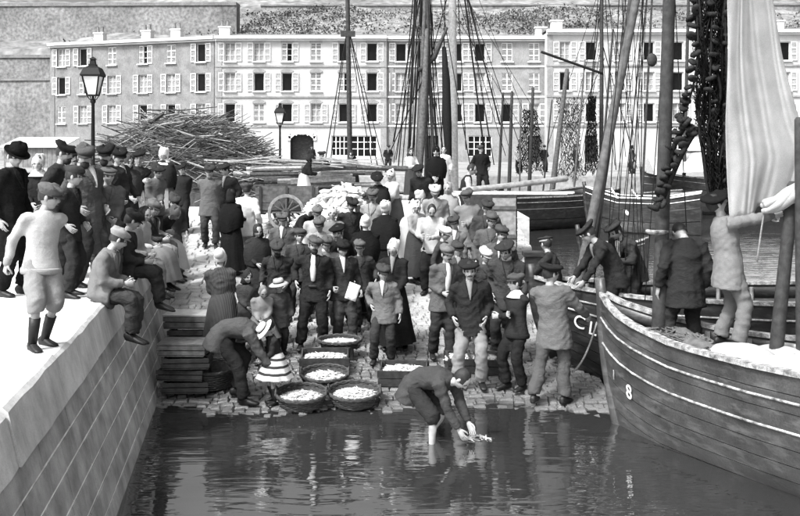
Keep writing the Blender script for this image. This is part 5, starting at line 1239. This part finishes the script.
def add_people():
    P = person
    # ---- on the quay, left
    P('boy in pale jersey and knickerbockers standing nearest on the white quay', ('q', 40, 8.04), 1.36, 50, (-35, 0), (0, 0), 'behind', 'stand', ('sweater', .46), ('knickers', .27), ('cap', .12), hair='hair', handR=(.25, -.20, .88), handL=(-.20, -.16, .92), group=Gq)
    P('man in black overcoat and bowler hat at the left edge', ('q', 13, 10.9), 1.71, 75, (0, 12), (2, 0), 'down', 'stand', ('coat', .012), TR(.012), ('bowler', .010), collar=1, group=Gq)
    P('woman in white bonnet and wide white collar behind the bowler-hatted man', ('q', 38, 13.6), 1.56, 15, (0, 0), (0, 0), 'front', 'stand', ('blouse', .02), SK(.018), ('bonnet', .6), collar=2, hair='hair', group=Gq)
    P('tall bearded man in beret and dark coat looking right', ('q', 56, 12.2), 1.73, 85, (0, 5), (4, 0), 'pockets', 'stand', ('coat', .03), TR(.02), ('beret', .015), 'hair', group=Gq)
    P('half-hidden man in black hat behind the tall bereted man', ('q', 73, 13.4), 1.66, 40, (0, 0), (0, 0), 'down', 'stand', J(.02), TR(.02), ('beret', .012), group=Gq)
    P('bearded man in long grey coat and cap turned to the right', ('q', 86, 11.5), 1.69, 62, (10, 12), (-4, 0), 'pockets', 'stand', ('coat', .085), TR(.04), ('cap', .075), 'hair', group=Gq)
    P('youth in dark jacket and cap in front of the grey-coated man', ('q', 68, 10.75), 1.45, 78, (-10, 8), (0, 0), 'pockets', 'stand', J(.026), TR(.03), ('cap', .05), group=Gq)
    P('black-bearded man in cap with pale collar below the street lamp', ('q', 104, 12.9), 1.69, 18, (0, 0), (0, 0), 'down', 'stand', J(.04), TR(.03), ('cap', .02), 'hair', collar=1, group=Gq)
    P('boy in pale-banded cap and grey coat below the street lamp', ('q', 108, 11.95), 1.42, 28, (0, 5), (0, 0), 'front', 'stand', ('coat', .11), TR(.06), ('sailor', .10), group=Gq)
    P('woman in dark bodice with folded arms and long striped apron', ('q', 138, 16), 1.60, 12, (-10, 5), (0, 0), 'crossed', 'stand', ('blouse', .03), SK(.05), ('beret', .02), apron=striped('apron_stripe', .5, .12, 14, 'X'), group=Gq)
    P('woman in white bonnet and shawl beside the woman with folded arms', ('q', 163, 18.2), 1.65, -35, (0, 10), (0, 0), 'hold', 'stand', ('shawl', .02), SK(.12), ('bonnet', .7), collar=2, apron=.3, group=Gq)
    P('boy in belted black tunic and beret at the top of the slip', ('h', 183, 163), 1.48, -5, (0, 5), (0, 0), 'behind', 'stand', ('smock', .022), TR(.02), ('beret', .018), group=Gq)
    # seated along the edge
    sitter('youth in pale cap and grey jacket sitting nearest on the quay edge', 85, 10.45, H=1.58, yaw=88, head=(-25, 20), lean=(18, 0), top=J(.16), bottom=TR(.045), hat=('cap', .30), feet=((.09, .40, -.46), (-.09, .37, -.50)), group=Gq)
    sitter('man in dark clothes and cap sitting second along the quay edge', 118, 12.3, H=1.64, yaw=96, head=(-20, 10), lean=(10, 0), top=J(.035), bottom=TR(.03), hat=('cap', .03), group=Gq)
    sitter('boy in pale smock and dark cap sitting third along the quay edge', 128, 13.2, H=1.5, yaw=80, head=(-30, 0), lean=(6, 0), top=('smock', .30), bottom=TR(.22), hat=('cap', .025), group=Gq)
    sitter('dark-haired woman in pale blouse sitting fourth along the quay edge', 143, 14.1, H=1.58, yaw=75, head=(20, 15), lean=(10, 0), top=('blouse', .45), bottom=SK(.2), hat=None, group=Gq)
    sitter('man in grey flat cap and dark jacket sitting fifth along the quay edge', 160, 15.0, H=1.62, yaw=85, head=(25, 10), lean=(12, 0), top=J(.05), bottom=TR(.30), hat=('cap', .13), group=Gq)
    sitter('boy in pale cap sitting sixth along the quay edge', 170, 15.85, H=1.42, yaw=75, head=(10, 5), lean=(8, 0), top=J(.3), bottom=TR(.1), hat=('cap', .35), group=Gq)
    sitter('woman in long pale apron stooping forward from the quay edge', 180, 16.6, H=1.56, yaw=70, head=(0, 20), lean=(48, 0), arms='lap', top=('blouse', .025), bottom=SK(.35), hat=('bonnet', .2), apron=.42, feet=((.1, .46, -.60), (-.1, .42, -.62)), group=Gq)
    # ---- upper slip
    P('bearded man in worn grey coat and cap at the head of the slip', ('f', 210, 247), 1.68, 8, (0, 5), (0, 0), 'behind', 'stand', ('smock', .11), TR(.05), ('cap', .04), 'grey_hair', group=Gs)
    P('man in black cap half hidden behind the grey-coated man', ('h', 227, 161), 1.64, -30, (0, 5), (0, 0), 'down', 'stand', J(.02), TR(.02), ('beret', .02), group=Gs)
    P('woman wrapped in a wide black shawl seen from behind', ('f', 231, 275), 1.58, 150, (-20, 0), (0, 0), 'hold', 'stand', ('shawl', .010), SK(.014), ('scarf', .02), group=Gs)
    P('man in white smock and dark cap next to the black-shawled woman', ('h', 247, 181), 1.60, 165, (0, 5), (0, 0), 'down', 'stand', ('smock', .60), TR(.30), ('cap', .06), group=Gs)
    P('woman in black bodice and white apron bending behind the handcart', ('q', 304, 24.9), 1.50, 100, (0, 10), (22, 0), 'hold', 'stand', ('blouse', .015), SK(.6), ('scarf', .02), group=Gs)
    P('dark figure in a hat by the log stack below the gateway', ('q', 322, 28.2), 1.50, 20, (0, 0), (0, 0), 'down', 'stand', J(.02), TR(.02), ('beret', .03), group='distant people on the quays')
    P('dark figure by the log stack below the black mast', ('q', 352, 28.6), 1.50, -20, (0, 0), (0, 0), 'front', 'stand', ('blouse', .015), SK(.015), ('scarf', .02), group='distant people on the quays')
    P('distant woman in white blouse left of the black-clad woman', ('q', 413, 30.6), 1.60, 30, (0, 0), (0, 0), 'hold', 'stand', ('blouse', .6), SK(.05), ('scarf', .05), group='distant people on the quays')
    P('distant figure in white between the thick masts', ('q', 443, 31.4), 1.66, -20, (0, 0), (0, 0), 'down', 'stand', ('blouse', .62), SK(.4), None, group='distant people on the quays')
    P('distant man in black right of the thick pale mast', ('q', 482, 31.0), 1.68, 10, (0, 0), (0, 0), 'down', 'stand', J(.015), TR(.015), ('cap', .05), group='distant people on the quays')
    for i, (px, Y, H_, yw, v, lab) in enumerate(((545, 60, 1.68, 20, .02, 'tiny dark man on the far quay above the box cart planks'), (519, 58, 1.62, -30, .3, 'tiny pale figure on the far quay right of the pale mast'), (575, 62, 1.66, 90, .03, 'tiny dark figure on the far quay before the hung nets'), (388, 60, 1.68, 0, .02, 'tiny dark man on the far quay below the white house corner'), (632, 57, 1.66, -80, .05, 'tiny walker on the far quay between the leaning mast and the big mast'), (312, 66, 1.68, 30, .03, 'tiny figure before the arched gateway'))):
        P(lab, ('q', px, Y), H_, yw, (0, 0), (0, 0), 'down', 'stand', J(v), TR(.03), ('cap', .03), group='distant people on the quays', z=-.004)
    # ---- crowd in the middle
    P('woman in white bonnet and black dress stooping left of the crowd', ('q', 297, 17.2), 1.56, 60, (0, 10), (38, 0), 'hold', 'stand', ('blouse', .02), SK(.03), ('bonnet', .65), group=Gs)
    P('boy in pale shirt in front of the tall pale heap', ('q', 318, 16.9), 1.47, 10, (0, 5), (0, 0), 'down', 'stand', ('sweater', .40), TR(.05), ('cap', .13), group=Gs)
    P('man in pale coat and dark-brimmed cap second row left of the crowd', ('q', 321, 15.75), 1.54, 0, (10, 5), (0, 0), 'down', 'stand', J(.30), TR(.06), ('cap', .10), group=Gs)
    P('man in broad black beret in front of the black-dressed women', ('h', 342, 221), 1.57, 30, (20, 8), (0, 0), 'down', 'stand', J(.018), TR(.02), ('beret', .012), group=Gs)
    P('bare-headed woman in dark dress bent towards the pale heap', ('h', 361, 190), 1.52, 140, (0, 15), (15, 0), 'hold', 'stand', ('blouse', .018), SK(.018), None, group=Gs)
    P('woman in black with tall white bonnet seen from behind', ('h', 365, 213), 1.60, 178, (0, 0), (0, 0), 'front', 'stand', ('shawl', .011), SK(.012), ('bonnet', .7), group=Gs)
    P('broad woman in black shawl and round white cap seen from behind', ('q', 386, 16.4), 1.62, 160, (0, 0), (0, 0), 'front', 'stand', ('shawl', .013), SK(.013), ('bonnet', .62), group=Gs)
    P('woman in dark hat facing the camera behind the black-shawled women', ('h', 379, 171), 1.58, -5, (0, 5), (0, 0), 'front', 'stand', ('shawl', .018), SK(.02), ('beret', .015), collar=1, group=Gs)
    P('woman in white bending over the low pale heap', ('h', 408, 184), 1.58, 120, (0, 10), (30, 0), 'hold', 'stand', ('blouse', .62), SK(.5), ('bonnet', .5), group=Gs)
    P('woman in white jacket left of the bending white-clad woman', ('q', 394, 19.9), 1.58, -60, (0, 10), (10, 0), 'hold', 'stand', ('blouse', .6), SK(.1), ('scarf', .6), group=Gs)
    P('tall woman in black dress standing high behind the crowd', ('q', 433, 22.6), 1.68, 12, (10, 5), (0, 0), 'front', 'stand', ('shawl', .011), SK(.011), ('scarf', .011), collar=1, group=Gs)
    P('man in dark waistcoat and white sleeves leaning on the box cart', ('q', 464, 20.3), 1.64, 82, (0, 12), (10, 0), 'hold', 'stand', ('vest', .025), TR(.03), None, sleeve=.6, group=Gs)
    P('person in pale cap and grey jacket behind the bowed bare head', ('q', 434, 18.0), 1.60, 0, (0, 10), (0, 0), 'down', 'stand', J(.25), TR(.1), ('cap', .42), group=Gs)
    P('bare-headed youth in pale jersey with bowed head', ('h', 431, 198), 1.60, -15, (0, 35), (8, 0), 'hold', 'stand', ('sweater', .48), TR(.02), None, group=Gs)
    P('man in cap and pale wrap standing before the box cart', ('h', 468, 189), 1.66, 5, (25, 5), (0, 0), 'crossed', 'stand', ('smock', .20), TR(.15), ('cap', .08), group=Gs)
    P('boy in grey jacket and dark cap left of the man in the pale wrap', ('q', 453, 16.0), 1.47, 8, (0, 5), (0, 0), 'behind', 'stand', J(.19), TR(.12), ('cap', .05), group=Gs)
    P('small boy in white cap facing right behind the man with open jacket', ('h', 440, 226), 1.42, 60, (0, 15), (0, 0), 'down', 'stand', J(.045), TR(.02), ('cap', .62), group=Gs)
    P('man in cap with open grey jacket and white shirt right of centre', ('f', 441, 359), 1.60, 12, (-8, 3), (0, 0), 'belly', 'stand', J(.10), TR(.03), ('cap', .14), shirt=2, group=Gs)
    P('boy in white cap peering between the two bereted men', ('h', 482, 247), 1.38, 10, (20, 5), (0, 0), 'down', 'stand', J(.05), TR(.03), ('cap', .62), group=Gs)
    P('man in cap at the back of the right-hand group', ('q', 500, 14.75), 1.62, 0, (0, 5), (0, 0), 'down', 'stand', J(.08), TR(.05), ('cap', .06), group=Gs)
    P('tall man in broad beret looking down at the sailor-collared boy', ('q', 509, 13.5), 1.67, -20, (0, 15), (0, 0), 'pockets', 'stand', J(.045), TR(.03), ('beret', .03), collar=1, group=Gs)
    P('man in broad beret, dark jacket and pale trousers at the slip foot', ('f', 469, 387), 1.68, -3, (-8, 4), (0, 0), 'down', 'wide', J(.024), TR(.24), ('beret', .022), shirt=1, group=Gs)
    P('boy in dark jersey with white sailor collar and folded arms', ('f', 516, 389), 1.50, -55, (0, 0), (0, 0), 'crossed', 'stand', ('sweater', .026), TR(.018), ('cap', .07), collar=2, group=Gs)
    P('man in grey working clothes leaning back against the black boat', ('f', 553, 401), 1.72, 150, (30, 5), (-6, -8), 'hold', 'stride', ('smock', .12), TR(.075), ('beret', .02), handR=(.32, .34, 1.02), handL=(-.12, .38, 1.0), feet=((.16, -.05, 0), (-.14, -.32, 0)), group=Gs)
    # ---- the thick of the crowd
    P('man in black cap standing just behind the row of sitters, nearest the lamp', ('q', 121, 13.9), 1.66, 60, (0, 10), (5, 0), 'pockets', 'stand', ('coat', .04), TR(.03), ('cap', .02), group=Gq)
    P('woman in dark shawl behind the sitters, left of the striped apron', ('q', 127, 15.2), 1.56, 40, (0, 10), (0, 0), 'front', 'stand', ('shawl', .05), SK(.04), ('scarf', .05), group=Gq)
    P('boy in grey smock behind the sitters, below the white-bonneted woman', ('q', 152, 15.9), 1.36, 50, (0, 10), (0, 0), 'front', 'stand', ('smock', .12), TR(.05), ('beret', .03), group=Gq)
    P('man in grey jacket behind the stooping woman on the quay edge', ('q', 173, 17.4), 1.60, 40, (0, 15), (4, 0), 'pockets', 'stand', J(.06), TR(.05), ('cap', .05), group=Gq)
    P('small woman in dark scarf between the black shawl and the dotted dress', ('q', 258, 15.6), 1.46, 20, (0, 5), (0, 0), 'front', 'stand', ('shawl', .03), SK(.03), ('scarf', .04), group=Gs)
    P('man in grey cap behind the stooping woman left of the crowd', ('q', 283, 16.2), 1.50, -10, (0, 5), (0, 0), 'down', 'stand', J(.10), TR(.05), ('cap', .10), group=Gs)
    P('boy in dark cap between the stooping woman and the white-shirted man', ('q', 300, 15.3), 1.42, 0, (0, 0), (0, 0), 'down', 'stand', J(.05), TR(.04), ('cap', .06), group=Gs)
    P('woman in pale cap beside the man in the broad black beret', ('q', 331, 16.6), 1.52, 10, (0, 5), (0, 0), 'front', 'stand', ('blouse', .2), SK(.05), ('bonnet', .45), group=Gs)
    P('man in dark cap behind the tall white bonnet', ('q', 353, 16.9), 1.58, 20, (0, 8), (0, 0), 'down', 'stand', J(.03), TR(.03), ('cap', .03), group=Gs)
    P('boy in grey cap right of the man with the paper', ('q', 364, 14.9), 1.36, 5, (0, 0), (0, 0), 'pockets', 'stand', J(.05), TR(.04), ('cap', .10), group=Gs)
    P('man in pale jacket between the two black-shawled women', ('q', 374, 17.6), 1.60, -20, (0, 8), (0, 0), 'down', 'stand', J(.28), TR(.05), ('cap', .08), group=Gs)
    P('girl in white cap left of the bowed bare head', ('q', 414, 17.4), 1.46, 40, (0, 10), (0, 0), 'front', 'stand', ('blouse', .35), SK(.05), ('bonnet', .6), group=Gs)
    P('man in black jacket in front of the tall woman in black', ('q', 421, 20.4), 1.60, -30, (0, 10), (6, 0), 'down', 'stand', J(.02), TR(.02), ('beret', .02), group=Gs)
    P('woman in pale shawl in front of the white-sleeved man', ('q', 449, 18.6), 1.56, -20, (0, 10), (0, 0), 'front', 'stand', ('shawl', .3), SK(.06), ('scarf', .3), group=Gs)
    P('man in dark cap in front of the box cart, right of the pale wrap', ('q', 486, 16.6), 1.60, -10, (0, 5), (0, 0), 'down', 'stand', J(.05), TR(.04), ('cap', .04), group=Gs)
    P('boy in dark clothes behind the open grey jacket', ('q', 459, 14.4), 1.40, 10, (0, 0), (0, 0), 'down', 'stand', J(.06), TR(.04), ('cap', .05), group=Gs)
    P('man in grey jacket behind the man in pale trousers', ('q', 491, 15.6), 1.60, 0, (0, 5), (0, 0), 'down', 'stand', J(.09), TR(.05), ('cap', .08), group=Gs)
    # ---- front left
    P('woman in dotted black dress and white bonnet with her back turned', ('f', 221, 366), 1.60, 172, (10, 5), (0, 0), 'front', 'stand', ('blouse', .022), SK(.024), ('bonnet', .66), group=Gs, topmat=striped('dotted_black', .018, .10, 22, 'X'), skirtmat=striped('dotted_black', .018, .10, 22, 'X'))
    P('bearded man in big flat cap behind the children', ('q', 276, 14.35), 1.52, -8, (-10, 12), (3, 0), 'pockets', 'stand', J(.035), TR(.025), ('cap', .055), 'hair', group=Gs)
    P('little girl in dark hood left of the fair-haired child', ('q', 248, 13.95), 1.15, 20, (0, 5), (0, 0), 'front', 'stand', ('smock', .06), ('shortskirt', .05), ('hood', .03), group=Gs)
    P('fair-haired child in pale smock between the hooded girl and hatted child', ('q', 263, 13.55), 1.09, 5, (0, 25), (4, 0), 'front', 'stand', ('smock', .24), ('shortskirt', .15), None, hair='fair', group=Gs)
    P('small child in pale-brimmed hat in front of the man with white shirt', ('q', 281, 13.75), 1.08, 15, (15, 0), (0, 0), 'down', 'stand', ('smock', .06), TR(.035), ('sunhat', .42), group=Gs)
    P('man in grey jacket bent double over the ground at left', ('f', 237, 403), 1.66, 88, (0, 10), (98, 0), 'down', 'stand', J(.075), TR(.022), None, pel=(0, -.22, .84), handR=(.12, .52, .40), handL=(-.12, .46, .46), feet=((.13, .12, 0), (-.14, -.05, 0)), group=Gs)
    P('small girl in white hat and striped skirt beside the bent man', ('f', 275, 404), 1.02, -65, (0, 35), (12, 0), 'front', 'stand', ('blouse', .03), ('shortskirt', .6), ('sunhat', .68), skirtmat=striped('skirt_stripe', .42, .03, 3.6, 'Z'), group=Gs)
    P('man in open dark jacket and white shirt at the centre left', ('f', 312, 349), 1.61, 3, (0, 4), (0, 0), 'hipR', 'wide', J(.024), TR(.02), ('cap', .08), 'hair', shirt=2, group=Gs)
    P('man in cap half hidden behind the white-shirted man', ('q', 327, 14.75), 1.45, -5, (-10, 5), (0, 0), 'down', 'stand', J(.13), TR(.04), ('cap', .09), collar=1, group=Gs)
    P('man in dark clothes holding a white paper', ('q', 345, 14.2), 1.53, 22, (0, 5), (0, 0), 'down', 'stand', J(.04), TR(.05), ('cap', .02), shirt=1, handR=(.26, .14, .95), grip='grip', group=Gs)
    P('boy in grey jacket and open collar standing in front at the centre', ('f', 385, 364), 1.38, -4, (-15, 12), (0, 0), 'hipR', 'stand', J(.14), TR(.04), ('cap', .05), shirt=1, group=Gs)
    P('young woman in white headscarf and collar with dark dress', ('q', 396, 14.0), 1.60, -12, (0, 5), (0, 0), 'front', 'stand', ('blouse', .02), SK(.016), ('bonnet', .66), shirt=1, group=Gs)
    P('barelegged man bent over washing fish in the shallow water', ('q', 430, 10.75), 1.64, 62, (0, 15), (92, 0), 'down', 'wide', J(.055), ('rolled', .03), None, hair='hair', pel=(0, -.20, .78), handR=(.14, .50, .25), handL=(-.10, .52, .25), shoes=False, feet=((.17, .10, 0), (-.18, -.12, 0)), group=Gs)
    # ---- in the boats
    P('boy in dark jacket and pale-banded cap sitting on the bow of the black boat', ('q', 555, 13.45), 1.48, -110, (40, 0), (15, 0), 'lap', 'sit', J(.03), TR(.16), ('sailor', .03), z=-.33, handR=(.1, .48, .42), handL=(-.1, .44, .40), feet=((.1, .5, .0), (-.12, .46, .0)), group=Gb)
    P('man in beret leaning forward over the bow of the near boat', ('q', 615, 12.6), 1.62, -82, (20, 15), (38, 0), 'down', 'stand', J(.026), TR(.02), ('beret', .03), z=-.85, handR=(.12, .55, .80), handL=(-.15, .5, .80), group=Gb)
    P('second bereted man crouching behind the leaning man in the boats', ('q', 634, 13.2), 1.60, -60, (0, 15), (36, 0), 'hold', 'stand', J(.04), TR(.03), ('beret', .035), z=-.85, group=Gb)
    P('man in dark jersey with his back turned beside the big mast', ('q', 684, 10.75), 1.66, 185, (0, 52), (8, 0), 'down', 'wide', ('smock', .026), TR(.03), None, z=-.75, hair='hair', group=Gb)
    P('man in pale jacket reaching up to the pale net', ('q', 729, 10.15), 1.66, 98, (0, -32), (-8, 0), 'reach', 'wide', ('smock', .20), TR(.15), ('beret', .012), 'hair', hair='hair', z=-.45, handR=(.14, .50, 1.46), handL=(-.10, .52, 1.40), sleeve=None, group=Gb)
add_people(); flush()

# ------------------------------------------------------------------ fish baskets, crates, small things
def fish_mesh():
    mb = MB(); L_ = .11
    mb.tube([(-L_, 0, 0), (-L_*.5, 0, 0), (0, 0, 0), (L_*.55, 0, 0), (L_*.8, 0, 0)], [(.006, .008), (.010, .019), (.012, .023), (.007, .013), (.003, .005)], 6, V3((0, 1, 0)), 2)
    mb.add([(L_*.78, 0, 0), (L_*1.05, 0, .022), (L_*.95, 0, 0), (L_*1.05, 0, -.022)], [(0, 1, 2), (0, 2, 3)])
    return mb
FISH = fish_mesh()
def fish_heap(label, c, rx, ry, h, n, seed, rz=0, square=False):
    rnd = random.Random(seed); mb = MB()
    for i in range(n):
        while True:
            x, y = rnd.uniform(-1, 1), rnd.uniform(-1, 1)
            if square or x*x+y*y < 1: break
        q = max(abs(x), abs(y)) if square else math.hypot(x, y)
        m = Matrix.Translation((x*rx*.92, y*ry*.92, h*(1-q*q)*rnd.uniform(.55, 1)+rnd.uniform(0, .02))) @ Matrix.Rotation(rnd.uniform(0, 6.3), 4, 'Z') @ Matrix.Rotation(rnd.gauss(0, .09), 4, 'Y') @ Matrix.Rotation(rnd.gauss(R(80), .5), 4, 'X') @ Matrix.Scale(rnd.uniform(.42, .7), 4)
        mb.add([m @ V3(v) for v in FISH.v], FISH.f)
    o = mb.build('fish_heap', M['fish'], None, True, c, (0, 0, rz)); tag(o, label, 'fish', 'heaps of small silver fish', 'stuff')
def basket(label, X, Y, r, h, fish=None, seed=1, ry=None, legs=0, handles=True, tilt=True):
    gz = ground_z(X, Y)+legs; root = empty('basket', (X, Y, gz), seed*.7); tag(root, label, 'basket', 'fish baskets on the slip'); ry = ry or r; rnd = random.Random(seed)
    sl = math.atan(.15)
    b = MB(); n = 36; rows = 9; w_ = []
    for i in range(rows):                               # woven courses, each a ring that goes in and out of the stakes
        t = (i+.5)/rows; rr = .80+.20*t**.7; pts = []
        for j in range(n+1):
            a = 2*math.pi*j/n; k = 1+.018*(1 if (j+i) % 2 else -1)+.01*math.sin(a*3+seed); pts.append((r*rr*k*math.cos(a), ry*rr*k*math.sin(a), .02+h*t+.006*math.sin(a*5+i)))
        b.tube(pts, [(h/rows*.42, h/rows*.56)]*(n+1), 5, V3((0, 0, 1)), 0)
    b.lathe([(.01, .015), (.78, .02), (.80, .05)], n, Matrix.Diagonal((r, ry, 1, 1)))
    b.lathe([(.78, .02), (.85, h*.3+.01), (.94, h*.97)], n, Matrix.Diagonal((r*.985, ry*.985, 1, 1))); w = b.build('weave', M['wicker'], root, True)
    rim = MB(); m_ = 48
    for q in (0, 1):
        pts = [(r*1.01*math.cos(2*math.pi*j/m_), ry*1.01*math.sin(2*math.pi*j/m_), .02+h+.012*math.sin(j*1.3+q*math.pi)) for j in range(m_+1)]; rim.tube(pts, [.017]*(m_+1), 6, V3((0, 0, 1)), 0)
    rim.build('rim', M['wicker'], root, True)
    if handles:
        for s in (-1, 1):
            hd = MB(); pts = [V3((s*r*1.0, d*.11, .02+h+.075*math.cos(d*math.pi/2))) for d in (-1, -.6, 0, .6, 1)]; hd.tube(spline(pts, 10), [.013]*11, 6, V3((0, 0, 1)), 2); hd.build('handle', M['wicker'], root, True)
    if legs:
        for sx, sy in ((-1, -1), (1, -1), (1, 1), (-1, 1)):
            lg = MB(); lg.box((sx*r*.55, sy*ry*.5, -legs/2+.01), (.05, .05, legs+.06)); lg.build('leg', M['darkwood'], root)
    root.rotation_euler = (sl*.8, 0, 0)
    if fish: fish_heap(fish, (X, Y, gz+h*.62), r*.9, ry*.9, h*.5, 420, seed)
def crate(label, X, Y, w_, d, h, zb=None, rz=0, mat='midwood', fish=None, seed=1, group='fish crates on the slip', lid=False, flat=False):
    gz = ground_z(X, Y) if zb is None else zb; root = empty('crate', (X, Y, gz), rz); tag(root, label, 'crate', group); rnd = random.Random(seed)
    for s in (-1, 1):
        for k in range(2):
            a = MB(); a.box((0, s*(d/2-.009), .02+h*(k+.5)/2), (w_+rnd.uniform(-.01, .01), .018, h/2-.012)); a.build('side_board', M[mat], root)
            a = MB(); a.box((s*(w_/2-.03), 0, .021+h*(k+.5)/2), (.018, d-.04, h/2-.012)); a.build('end_board', M[mat], root)
    for sx in (-1, 1):
        for sy in (-1, 1):
            a = MB(); a.box((sx*(w_/2-.055), sy*(d/2-.033), .02+h/2), (.028, .028, h-.01)); a.build('corner_post', M[mat], root)
    for k in range(4):
        a = MB(); a.box((0, -d/2+d*(k+.5)/4, .012), (w_-.02, d/4-.012, .016)); a.build('bottom_board', M[mat], root)
    if lid:
        for k in range(3):
            a = MB(); a.box((0, -d/2+d*(k+.5)/3, h+.03), (w_+.02, d/3-.008, .018)); a.build('lid_board', M[lid], root)
    if zb is None and not flat: root.rotation_euler = (math.atan(.15), 0, rz)
    if fish: fish_heap(fish, (X, Y, gz+h*.72), w_*.42, d*.40, h*.25, 380, seed, rz, True)
    return root
def small_things():
    basket('round wicker basket of fish furthest left at the water edge', -1.22, 11.98, .31, .15, 'silver fish heaped in the leftmost round basket', 3)
    basket('round wicker basket of fish rightmost of the three by the water', -.57, 12.10, .325, .15, 'silver fish heaped in the rightmost round basket', 4)
    basket('round wicker basket of fish behind the other two, against the crate', -.98, 12.62, .31, .15, 'silver fish heaped in the round basket behind the front two', 5)
    basket('oval fish tray on short legs before the white-shirted man', -.85, 13.62, .30, .10, 'silver fish on the oval tray with short legs', 6, .20, .14, False)
    crate('wooden crate of fish behind the round baskets', -1.02, 13.14, .68, .42, .24, None, .04, 'darkwood', 'silver fish lying in the crate behind the round baskets', 7)
    crate('wooden crate of fish left of the man washing fish', .05, 12.75, .66, .40, .22, None, -.06, 'darkwood', 'silver fish lying in the crate left of the washing man', 8)
    crate('dark crate behind the man in pale trousers, left one', .80, 13.25, .36, .36, .20, None, .1, 'darkwood', 'fish in the left crate behind the pale trousers', 9)
    crate('dark crate behind the man in pale trousers, right one', 1.18, 13.15, .36, .36, .20, None, -.15, 'darkwood', 'fish in the right crate behind the pale trousers', 10)
    basket('empty dark wicker basket behind the bent man at left', -2.42, 12.62, .29, .24, None, 12)
    # stacks at the foot of the quay wall
    X, Y = -2.76, 12.45; z = slip_z(Y-.25)
    labs = ['bottom crate of the near stack at the quay wall foot', 'second crate of the near stack at the quay wall foot', 'third crate of the near stack at the quay wall foot', 'topmost crate of the near stack at the quay wall foot']
    zz = slip_z(Y+.2)+.0
    for i in range(4): crate(labs[i], X+(.02, -.03, .03, -.01)[i], Y+(.0, .02, -.02, .01)[i], .60, .46, .125, zz+i*.155, (.04, -.05, .07, -.03)[i], ('darkwood', 'darkwood', 'darkwood', 'wood')[i], None, 20+i, 'stacked crates by the quay wall', 'wood' if i == 3 else False)
    X, Y = -2.98, 13.75; zz = slip_z(Y+.2)
    labs = ['bottom crate of the far stack by the quay wall', 'middle crate of the far stack by the quay wall', 'topmost pale-lidded crate of the far stack by the quay wall']
    for i in range(3): crate(labs[i], X+(.0, .02, -.02)[i], Y, .62, .5, .16, zz+i*.19, (.0, .05, -.04)[i], ('darkwood', 'darkwood', 'wood')[i], None, 30+i, 'stacked crates by the quay wall', 'sack' if i == 2 else False)
    # the paper in the man's hand
    mb = MB(); vs = []
    for j in range(5):
        for i in range(4): vs.append(((i/3-.5)*.17, .02*math.sin(i*1.1)+.012*j, (j/4-.5)*.24))
    mb.add(vs, [(j*4+i, j*4+i+1, (j+1)*4+i+1, (j+1)*4+i) for j in range(4) for i in range(3)])
    Yp = 13.98; p = mb.build('paper', M['paper'], None, True, at(353, 292, Yp), (0, R(22), R(15))); md = p.modifiers.new('thickness', 'SOLIDIFY'); md.thickness = .004
    tag(p, 'white paper held by the man in dark clothes', 'paper')
    # fish being washed, scattered fish on the setts
    rnd = random.Random(17)
    fish_heap('wet fish in the washing man\'s hands at the water surface', (.86, 10.74, WATER-.015), .16, .10, .03, 30, 44)
small_things()
